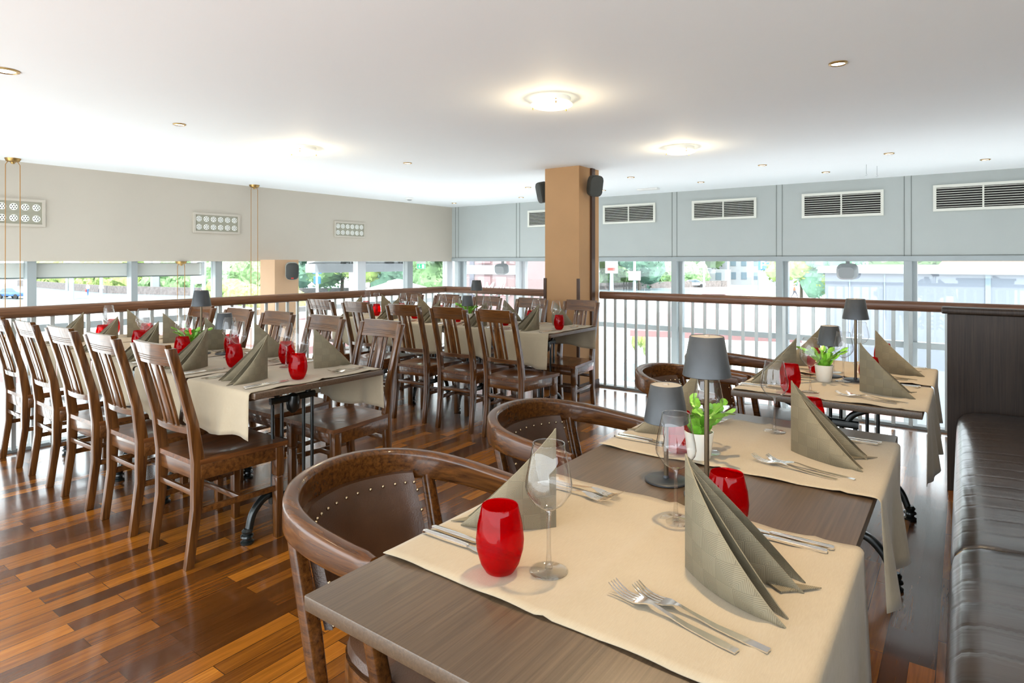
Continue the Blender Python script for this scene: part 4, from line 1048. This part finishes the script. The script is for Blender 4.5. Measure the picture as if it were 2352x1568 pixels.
bm = BM(); add_box(bm, -.078, .62, 4.345, 4.42, 0, 1.015); obj('panel', bm, M_DARKPANEL, t, smooth=False, bevel=.003)
bm = BM(); P = section('rrect', .13, .036)
loft(bm, [[(-.105, 4.385 + u * .8, 1.034 + v * .8) for u, v in P], [(-.10, 4.385 + u, 1.034 + v) for u, v in P], [(.64, 4.385 + u, 1.034 + v) for u, v in P]]); obj('cap', bm, M_DARKPANEL, t)

# ------------------------------------------------------------------ outside
bm = BM(); add_box(bm, -260, 160, -120, 300, GZ - .3, GZ); struct('ground', bm, M_GROUND, smooth=False)
bm = BM(); loft(bm, [[(-200, 12, GZ + .005), (-70, 12, GZ + .005), (-70, 12, GZ + .02), (-200, 12, GZ + .02)], [(-200, 30, GZ + .005), (-66, 36, GZ + .005), (-66, 36, GZ + .02), (-200, 30, GZ + .02)], [(-120, 60, GZ + .005), (-40, 72, GZ + .005), (-40, 72, GZ + .02), (-120, 60, GZ + .02)], [(-60, 110, GZ + .005), (-20, 100, GZ + .005), (-20, 100, GZ + .02), (-60, 110, GZ + .02)]])
struct('road', bm, M_ROAD, smooth=False)
# retaining wall
wp = [(-150, 40), (-118, 38.8), (-103, 38.6), (-88, 42.5), (-76, 47), (-62, 62), (-53, 78), (-49.5, 92), (-43, 107), (-36, 118)]
bm = BM()
loft(bm, [[(x, y, GZ), (x - .4, y + .4, GZ), (x - .4, y + .4, GZ + 1.15), (x, y, GZ + 1.15)] for x, y in wp])
tag(obj('stone_wall', bm, M_STONE, smooth=False), 'low grey stone retaining wall beyond the road outside', 'wall')
# tree prototypes
def crown_mesh(seed, mat, n=900, r=1.0, flatz=.9):
    rnd = random.Random(seed); bm = BM()
    lobes = [(Vector((rnd.uniform(-.6, .6), rnd.uniform(-.6, .6), rnd.uniform(-.45, .5))), rnd.uniform(.35, .55)) for _ in range(9)]
    for c, s in lobes:
        q = bmesh.ops.create_icosphere(bm, subdivisions=2, radius=s * .86, matrix=Matrix.Translation(c * r))
        for v in q['verts']: v.co += Vector((rnd.uniform(-1, 1), rnd.uniform(-1, 1), rnd.uniform(-1, 1))) * .05
    for _ in range(n):
        c, s = rnd.choice(lobes); d = Vector((rnd.gauss(0, 1), rnd.gauss(0, 1), rnd.gauss(0, 1))).normalized()
        p = c * r + d * s * rnd.uniform(.82, 1.08); a = Vector((rnd.gauss(0, 1), rnd.gauss(0, 1), rnd.gauss(0, 1))).normalized(); b = a.cross(d).normalized(); k = rnd.uniform(.035, .075)
        bm.faces.new([bm.verts.new(p + a * k), bm.verts.new(p + b * k * .6), bm.verts.new(p - a * k), bm.verts.new(p - b * k * .6)])
    for v in bm.verts: v.co.z *= flatz
    me = bpy.data.meshes.new('crown'); bm.to_mesh(me); bm.free(); me.materials.append(mat); return me
CM = [crown_mesh(1, M_TREE), crown_mesh(2, M_TREE2), crown_mesh(3, M_TREEB)]
tb = BM(); sweep(tb, [(0, 0, -1.6), (.03, 0, -.9), (0, 0, -.2)], [.10, .075, .05], [.10, .075, .05], 'round', n=10); TRM = finish(tb, True); TRM.materials.append(M_BARK)
def tree(x, y, r, h, k, label):
    t = thing('tree', label, 'tree', (x, y, GZ), random.random() * 6, 'trees outside')
    s = r
    c = obj('crown', CM[k], None, t); c.scale = (s * .85, s * .85, h / 1.85); c.location = (0, 0, h * .50)
    tr = obj('trunk', TRM, None, t); tr.scale = (s * .8, s * .8, h * .38); tr.location = (0, 0, h * .38 * 1.6)
TREES = [(-152, 52, 11, 9, 1, 'yellow green tree at the far left outside'), (-128, 48, 10, 9, 0, 'dense tree second from left beyond the stone wall'),
    (-112, 48, 9, 9.5, 1, 'light green tree above the standing pedestrians'), (-99, 49, 9, 10, 2, 'bluish green tree right of the pedestrians'),
    (-88, 53, 8.5, 10, 0, 'dense green tree left of the peach column'), (-79, 55, 7, 10, 2, 'bluish green tree just behind the peach column'),
    (-66, 52, 7.5, 10, 0, 'dense tree right of the peach column'), (-58, 50, 6.5, 9, 1, 'light green tree above the hedge left of the corner'),
    (-52, 49, 6, 10, 2, 'bluish tree beside the blue street sign'), (-44, 45, 5, 9, 0, 'dense tree behind the exit sign'),
    (-38, 58, 6, 11, 2, 'bluish tree seen left of the ochre pillar'), (-52, 92, 8, 12, 1, 'yellow green tree behind the white notice board'),
    (-43.5, 95, 6.5, 12, 2, 'bluish tree right of the traffic signal pole'), (-45, 122, 8, 12, 0, 'broad tree in front of the distant grey house'),
    (-15.5, 79, 5.5, 8.5, 1, 'light green tree left of the pale flat building'), (-11.5, 76, 4.5, 8.8, 2, 'bluish tree touching the pale flat building'),
    (-4, 90, 8, 7.6, 0, 'treetop above the pale flat building'), (-24, 72, 0.9, 1.6, 2, 'small round shrub on the grass strip')]
for a in TREES: tree(*a)
def hedge(pts, r, zc, mat, label, seed):
    rnd = random.Random(seed); bm = BM(); P = [Vector((a, b, 0)) for a, b in pts]
    for p, q in zip(P[:-1], P[1:]):
        L = (q - p).length; n = max(2, int(L / (r * .8)))
        for k in range(n):
            c = p + (q - p) * ((k + rnd.uniform(-.2, .2)) / n)
            for zz in (zc * .45, zc, zc * 1.5):
                rr_ = r * rnd.uniform(.8, 1.15); g_ = bmesh.ops.create_icosphere(bm, subdivisions=2, radius=rr_, matrix=Matrix.Translation((c.x + rnd.uniform(-.3, .3), c.y + rnd.uniform(-.3, .3), GZ + zz + rnd.uniform(-.4, .4))))
                for v in g_['verts']: v.co += Vector((rnd.uniform(-1, 1), rnd.uniform(-1, 1), rnd.uniform(-1, 1))) * .16 * r
                for _ in range(14):
                    d = Vector((rnd.gauss(0, 1), rnd.gauss(0, 1), rnd.gauss(0, 1))).normalized(); pp = Vector((c.x, c.y, GZ + zz)) + d * rr_ * 1.05
                    a = Vector((rnd.gauss(0, 1), rnd.gauss(0, 1), rnd.gauss(0, 1))).normalized(); b = a.cross(d).normalized(); kk = r * rnd.uniform(.12, .25)
                    bm.faces.new([bm.verts.new(pp + a * kk), bm.verts.new(pp + b * kk * .7), bm.verts.new(pp - a * kk), bm.verts.new(pp - b * kk * .7)])
    tag(obj('hedge', bm, mat, smooth=False), label, 'hedge')
hedge([(-150, 43.2), (-118, 42.0), (-103.5, 41.8)], 1.9, 2.2, M_TREE2, 'light hedge above the stone wall behind the two pedestrians', 1)
hedge([(-99, 43.5), (-89.5, 45.7), (-78.8, 50)], 2.0, 2.2, M_TREE, 'green hedge above the stone wall left of the peach column', 2)
hedge([(-64.3, 65), (-56.5, 79), (-53, 93)], 2.0, 2.2, M_TREEB, 'bluish green hedge above the stone wall right of the pillar', 3)
hedge([(-50.5, 98), (-46.2, 108.6), (-40, 119)], 2.0, 1.8, M_TREE, 'green hedge continuing behind the wall towards the parked cars', 4)
hedge([(-72, 38), (-52, 36)], .9, 1.0, M_TREE2, 'low bright hedge seen right of the peach column', 5)
bm = BM(); add_box(bm, -31, -20.5, 89, 96, GZ, GZ + .06); tag(obj('grass_strip', bm, M_GRASS, smooth=False), 'bright green grass strip in front of the parking sign', 'grass', kind='stuff')
# houses
def house(label, x0, x1, y0, y1, h, mat, rows, cols, roof=None, rh=0.0):
    t = thing('building', label, 'building', ((x0 + x1) / 2, y0, GZ)); W = (x1 - x0) / 2; D = y1 - y0
    bm = BM(); add_box(bm, -W, W, 0, D, 0, h); obj('wall', bm, mat, t, smooth=False)
    for r in range(rows):
        for c in range(cols):
            bm = BM(); cx = -W + (c + .5) * 2 * W / cols; cz = 1.2 + r * 2.7; add_box(bm, cx - .55, cx + .55, -.06, 0.0, cz, cz + 1.4); obj('window', bm, M_WINB, t, smooth=False)
    if roof:
        bm = BM(); loft(bm, [[(-W - .4, -.4, h), (W + .4, -.4, h), (W + .4, D + .4, h), (-W - .4, D + .4, h)], [(-W * .6, D * .45, h + rh), (W * .6, D * .45, h + rh), (W * .6, D * .55, h + rh), (-W * .6, D * .55, h + rh)]]); obj('roof', bm, roof, t, smooth=False)
    return t
house('white house with many windows behind the parking sign', -39, -22, 128, 138, 9, M_WHITEB, 3, 8, M_GREYB, 2)
house('grey house with dark windows behind the broad tree', -62, -42, 132, 142, 9, M_GREYB, 3, 7, M_WINB, 2)
house('low white shop with long fascia beyond the parked cars', -52, -37.5, 121, 125, 3.2, M_WHITEB, 1, 6)
house('orange roofed house behind the pale flat building', -1.5, 14, 60, 70, 4.2, M_WHITEB, 1, 4, M_ROOF, 4.5)
house('grey annex house seen near the exit sign', -34, -26, 38, 44, 9, M_GREYB, 3, 3)
# pale flat box building
t = thing('pavilion', 'pale flat roofed building with parapet at right outside', 'building', (0, 0, 0))
bm = BM(); add_box(bm, -2.30, 6.5, 14.0, 22, GZ, 1.09); obj('wall', bm, M_BOX, t, smooth=False)
bm = BM(); add_box(bm, -2.42, 6.6, 13.9, 22.1, 1.08, 1.215); obj('parapet', bm, M_WHITEB, t, smooth=False)
for x, w_ in ((-1.85, .012), (-1.25, .012), (.35, .04)):
    bm = BM(); add_box(bm, x - w_, x + w_, 13.985, 14.0, GZ, 1.08); obj('cladding_joint', bm, M_BOXS, t, smooth=False)
# pink facade with lettering
t = thing('shop_facade', 'pink shop facade with white script lettering seen at the corner', 'building', (0, 0, 0))
bm = BM(); add_box(bm, -14.6, -12.0, 17.0, 19.5, GZ, 4.5); obj('wall', bm, M_PINK, t, smooth=False)
for x0, x1, z0, z1 in ((-13.95, -13.4, .9, 1.15), (-13.95, -13.4, -.4, .88 - .1), (-13.15, -12.7, -.4, .78), (-13.95, -13.4, 1.25, 2.4), (-13.15, -12.7, 1.25, 2.4)):
    bm = BM(); add_box(bm, x0, x1, 16.97, 17.0, z0, z1); obj('pale_panel', bm, M_PINK2, t, smooth=False)
bm = BM(); add_box(bm, -14.5, -12.05, 16.955, 16.97, .86, 1.18); obj('cross_band', bm, M_GREYB, t, smooth=False)
bm = BM(); add_box(bm, -14.35, -14.15, 16.96, 17.0, -1, 1.6); obj('shutter', bm, M_DARKCL, t, smooth=False)
def text(s, size, loc, rot, mat, parent, shear=0.0, name='lettering'):
    cu = bpy.data.curves.new('txt', 'FONT'); cu.body = s; cu.size = size; cu.extrude = .012; cu.shear = shear; cu.space_character = .95
    to = bpy.data.objects.new('txt', cu); COL.objects.link(to); bpy.context.view_layer.update()
    me = bpy.data.meshes.new_from_object(to.evaluated_get(bpy.context.evaluated_depsgraph_get())); bpy.data.objects.remove(to)
    me.materials.clear(); me.materials.append(mat); o = bpy.data.objects.new(name, me); COL.objects.link(o); o.location = loc; o.rotation_euler = rot; o.parent = parent; return o
lt = text('O Moller', .66, (-14.30, 16.93, .14), (PI / 2, 0, 0), M_LETTER, t, .45)
lt.scale = (2.0 / max(v.co.x for v in lt.data.vertices), 1, 1)
t = thing('awning', 'pale canopy edge with struts outside the left windows near the corner', 'awning', (-10.0, 8.4, 0))
bm = BM(); add_box(bm, -.15, .15, -1.25, 1.3, 1.10, 1.27); obj('fascia', bm, M_WHITEB, t, smooth=False)
bm = BM(); loft(bm, [[(-.1, -1.25, 1.27), (1.4, -1.25, 1.55), (1.4, -1.25, 1.59), (-.1, -1.25, 1.31)], [(-.1, 1.3, 1.27), (1.4, 1.3, 1.55), (1.4, 1.3, 1.59), (-.1, 1.3, 1.31)]]); obj('roof_sheet', bm, M_WHITE, t, smooth=False)
for a, b in ((-.55, -.25), (.05, -.25)):
    bm = BM(); sweep(bm, [(0, a, 1.10), (0, b, 1.45)], .05, .05, 'rect', up=(1, 0, 0)); obj('strut', bm, M_FRAMED, t)
bm = BM(); add_box(bm, -.05, .05, -.30, -.20, GZ, 1.10); obj('post', bm, M_WHITE, t, smooth=False)
# parasols
def parasol(x, y, z, r, h, mat, label, sides=4, rz=0.0):
    t = thing('parasol', label, 'parasol', (x, y, GZ), rz, 'parasols on the terrace')
    hh = z - GZ; bm = BM()
    R = lambda s, zz: [(s * r * math.cos(2 * PI * (k + .5) / sides), s * r * math.sin(2 * PI * (k + .5) / sides), zz) for k in range(sides)]
    loft(bm, [R(1.0, hh - h - .16), R(1.0, hh - h), R(.12, hh - .02)]); obj('canopy', bm, mat, t, smooth=False)
    bm = BM(); loft(bm, [R(.16, hh - .03), R(.15, hh - .0), R(.03, hh + .06)]); obj('vent_cap', bm, mat, t, smooth=False)
    bm = BM(); lathe(bm, [(.04, 0), (.04, hh - .05)], 12); obj('pole', bm, M_WHITE, t)
    bm = BM(); lathe(bm, [(.35, 0), (.35, .08), (.08, .12)], 16); obj('base', bm, M_PLANTER, t)
parasol(-5.9, 18.0, .40, 3.0, .95, M_PARASOL, 'large red parasol outside behind the railing right of the pillar', 4, .3)
parasol(-2.2, 11.6, -.62, 2.2, .7, M_PARASOL, 'red parasol below the pale building', 4, .1)
parasol(-10.8, 15.3, -.1, 2.2, .7, M_PARASOL, 'red parasol just right of the pillar outside', 4, .2)
parasol(-12.3, 5.3, -.05, 2.3, .5, M_PARASOL, 'red parasol outside left windows nearest the camera', 4, .4)
parasol(-13.2, 9.2, -.05, 2.2, .5, M_PARASOL, 'red parasol outside left windows, second one', 4, .1)
parasol(-16.3, 15.3, .62, 2.6, .62, M_PARASOLW, 'cream parasol rising above the railing near the corner', 4, .5)
parasol(-13.8, 21.5, .35, 2.2, .6, M_PARASOLW, 'cream parasol seen just left of the pillar', 4, .2)
# street furniture
def pole(x, y, h, r, label, extra=None):
    t = thing('street_pole', label, 'pole', (x, y, GZ), math.radians(25), 'poles along the road')
    bm = BM(); lathe(bm, [(r, 0), (r * .8, h)], 10); obj('shaft', bm, M_POLE, t)
    if extra:
        for nm, mt, b in extra: bm = BM(); add_box(bm, *b); obj(nm, bm, mt, t, smooth=False)
pole(-90.4, 29.6, 6, .28, 'thick signal pole left of the two pedestrians', [('signal_head', M_WHITE, (-.9, .9, -.3, .3, 3.9, 5.2))])
pole(-103, 37.5, 8, .22, 'street lamp pole close to the pedestrian in white shirt')
pole(-118, 38, 8, .22, 'street lamp pole between the left window bars')
pole(-96.5, 41.8, 6, .26, 'sign pole with waste bin by the stone wall', [('waste_bin', M_GREYB, (.4, 1.5, -.4, .4, .8, 2.6)), ('sign_plate', M_WHITE, (-1.3, 1.3, -.1, .1, 4.3, 4.9))])
pole(-84, 41.5, 7, .26, 'pole pair member left beside the tall white sign')
pole(-80, 41.0, 7, .26, 'pole right beside the tall white sign', [('sign_plate', M_WHITE, (-1.6, -.4, -.1, .1, 1.9, 5.2))])
pole(-52, 38, 7, .16, 'blue sign pole right of the peach column', [('round_sign', M_SIGNB, (-.45, .45, -.08, .05, 3.6, 4.5)), ('lower_sign', M_SIGNB, (-.35, .35, -.08, .05, 2.6, 3.3))])
pole(-46.2, 90.3, 3.3, .35, 'post of the white notice board right of the pillar', [('notice_board', M_WHITE, (-1.0, 1.0, -.2, .2, 2.9, 6.8)), ('red_print', M_RED, (-.7, .6, -.24, -.2, 3.3, 3.8))])
pole(-40.8, 87.4, 8, .24, 'traffic signal pole with white box', [('signal_box', M_WHITE, (-.9, .9, -.3, .3, 1.9, 3.3))])
pole(-37.4, 108.8, 9, .22, 'slim pole left of the low white shop')
pole(-35, 115, 9, .2, 'slim pole in front of the white house, middle')
pole(-31.5, 118, 9, .2, 'slim pole in front of the white house, right')
pole(-27.4, 109.8, 5.2, .12, 'pole carrying the blue parking sign', [('parking_sign', M_SIGNB, (-.95, .95, -.12, .1, 3.3, 5.2)), ('ticket_machine', M_GREYB, (-1.0, 1.0, -.5, .3, 0, 3.0))])
P_ = [o for o in bpy.data.objects if o.name.startswith('parking_sign')][0]
text('P', 1.9, (-.7, -.13, 3.55), (PI / 2, 0, 0), M_WHITE, P_, 0, 'letter')
# cars
def car(x, y, rz, mat, label):
    t = thing('car', label, 'car', (x, y, GZ), rz, 'cars outside')
    P = [(-2.1, .35), (-2.15, .75), (-1.5, .92), (-.9, 1.38), (.7, 1.42), (1.5, .95), (2.1, .85), (2.15, .4)]
    bm = BM(); loft(bm, [[(a, -.85, b) for a, b in P], [(a, .85, b) for a, b in P]]); obj('body', bm, mat, t, bevel=.06)
    Q = [(-1.35, .95), (-.85, 1.33), (.65, 1.37), (1.3, .97)]
    bm = BM(); loft(bm, [[(a, -.87, b) for a, b in Q], [(a, .87, b) for a, b in Q]]); obj('side_window', bm, M_WINB, t, smooth=False)
    for a in (-1.35, 1.35):
        for s in (-.80, .80):
            bm = BM(); lathe(bm, [(.33, -.1), (.33, .1)], 18); bmesh.ops.rotate(bm, verts=bm.verts, cent=(0, 0, 0), matrix=Matrix.Rotation(PI / 2, 3, 'X')); bmesh.ops.translate(bm, verts=bm.verts, vec=(a, s, .33)); obj('wheel', bm, M_TYRE, t)
car(-98.5, 26.0, .35, M_BLUE, 'blue car on the road at the left edge')
car(-104.5, 25.2, .35, M_BLUE, 'darker blue car partly cut by the left picture edge')
car(-45.5, 110, .5, M_WHITE, 'pale parked car left of the street pole')
car(-40.5, 112, .5, M_POLE, 'grey parked car in front of the low shop')
# people
def person(x, y, rz, label, top, legs, hair, stride=.12, bag=None, arm=.08):
    t = thing('person', label, 'person', (x, y, GZ), rz)
    me = bpy.data.meshes.new('body'); b = bmesh.new()
    J = {'pel': ((0, 0, .92), .15), 'ch': ((0, 0, 1.28), .17), 'nk': ((0, 0, 1.47), .06), 'hd': ((.02, 0, 1.58), .095), 'ht': ((.01, 0, 1.68), .085),
         'la': ((0, .19, 1.38), .055), 'le': ((-.03, .25, 1.12), .042), 'lh': ((arm, .27, .90), .035), 'ra': ((0, -.19, 1.38), .055), 're': ((.03, -.25, 1.12), .042), 'rh': ((-arm, -.27, .90), .035),
         'lk': ((stride * .6, .09, .48), .07), 'lf': ((-stride * .2 + stride, .09, .07), .045), 'lt': ((stride * .8 + .14, .09, .04), .04), 'rk': ((-stride * .3, -.09, .48), .07), 'rf': ((-stride, -.09, .07), .045), 'rt': ((-stride + .14, -.09, .04), .04)}
    idx = {k: b.verts.new(v[0]) for k, v in J.items()}
    for a, c in (('pel', 'ch'), ('ch', 'nk'), ('nk', 'hd'), ('hd', 'ht'), ('ch', 'la'), ('la', 'le'), ('le', 'lh'), ('ch', 'ra'), ('ra', 're'), ('re', 'rh'), ('pel', 'lk'), ('lk', 'lf'), ('lf', 'lt'), ('pel', 'rk'), ('rk', 'rf'), ('rf', 'rt')): b.edges.new((idx[a], idx[c]))
    b.to_mesh(me); b.free()
    o = bpy.data.objects.new('body', me); COL.objects.link(o); o.modifiers.new('k', 'SKIN'); o.modifiers.new('u', 'SUBSURF').levels = 1
    for v, (k, q) in zip(me.skin_vertices[0].data, J.items()): v.radius = (q[1], q[1])
    me.skin_vertices[0].data[0].use_root = True
    bpy.context.view_layer.update()
    m2 = bpy.data.meshes.new_from_object(o.evaluated_get(bpy.context.evaluated_depsgraph_get())); bpy.data.objects.remove(o)
    for m in (M_SKIN, top, legs): m2.materials.append(m)
    for p in m2.polygons:
        z = p.center.z; p.material_index = 0 if z > 1.45 or (z < 1.0 and abs(p.center.y) > .2) else (1 if z > .93 else 2); p.use_smooth = True
    o = bpy.data.objects.new('body', m2); COL.objects.link(o); o.parent = t
    b = BM(); bmesh.ops.create_icosphere(b, subdivisions=2, radius=.105, matrix=Matrix.Translation((-.01, 0, 1.66))); obj('hair', b, hair, t)
    if bag:
        b = BM(); add_box(b, -.15, .15, -.04, .04, 0, .38); q = obj('carried_bag', b, bag, None, bevel=.02); q.parent = t; q.location = (-.1, -.33, .48)
person(-100.2, 34.8, rr(-60), 'person in white shirt and blue trousers holding a red bag', M_SHIRT, M_JEANS, M_HAIR, .1, M_BAG)
person(-98.6, 35.9, rr(-20), 'person in pale trousers standing beside a dark bag', M_SHIRT, M_SHIRT, M_GREYB, .03, M_DARKCL)
person(-18.2, 88.4, rr(0), 'person in dark clothes striding across the paving', M_HAIR, M_DARKCL, M_HAIR, .42, None, .3)
# terrace planter and sling chairs
t = thing('planter', 'grey planter with a slender green shrub on the terrace', 'planter', (-10.5, 23.0, GZ))
bm = BM(); add_box(bm, -.65, .65, -.3, .3, 0, .75); obj('box', bm, M_PLANTER, t, smooth=False, bevel=.02)
o = obj('shrub', CM[1], None, t); o.scale = (.3, .3, .9); o.location = (0, 0, 1.6)
t2 = thing('sling_chair', 'pale sling terrace chair outside, left of a pair', 'terrace chair', (-10.85, 20.8, GZ), rr(20), 'terrace sling chairs')
bm = BM(); loft(bm, [[(x, -.24, z), (x, .24, z), (x + .01, .24, z + .02), (x + .01, -.24, z + .02)] for x, z in ((.45, .42), (.05, .38), (-.08, .42), (-.16, .7), (-.3, 1.05))]); obj('sling', bm, M_PARASOLW, t2)
for s in (-.26, .26):
    bm = BM(); sweep(bm, [(.48, s, 0), (.45, s, .42), (.05, s, .38), (-.08, s, .42), (-.16, s, .7), (-.31, s, 1.07)], .03, .03); sweep(bm, [(.05, s, .38), (-.3, s, 0)], .03, .03); obj('side_frame', bm, M_SPKG, t2)
dup(t2, (-9.98, 21.45, GZ), rr(25), 'pale sling terrace chair outside, right of a pair', 'terrace sling chairs')
t = thing('planter', 'low planter with yellow green shrub seen beside the partition', 'planter', (-.28, 12.2, GZ))
bm = BM(); add_box(bm, -.4, .4, -.3, .3, 0, .6); obj('box', bm, M_PLANTER, t, smooth=False)
o = obj('shrub', CM[1], None, t); o.scale = (.45, .45, .55); o.location = (0, 0, 1.0)

# prototypes never used would sit at the origin: none remain
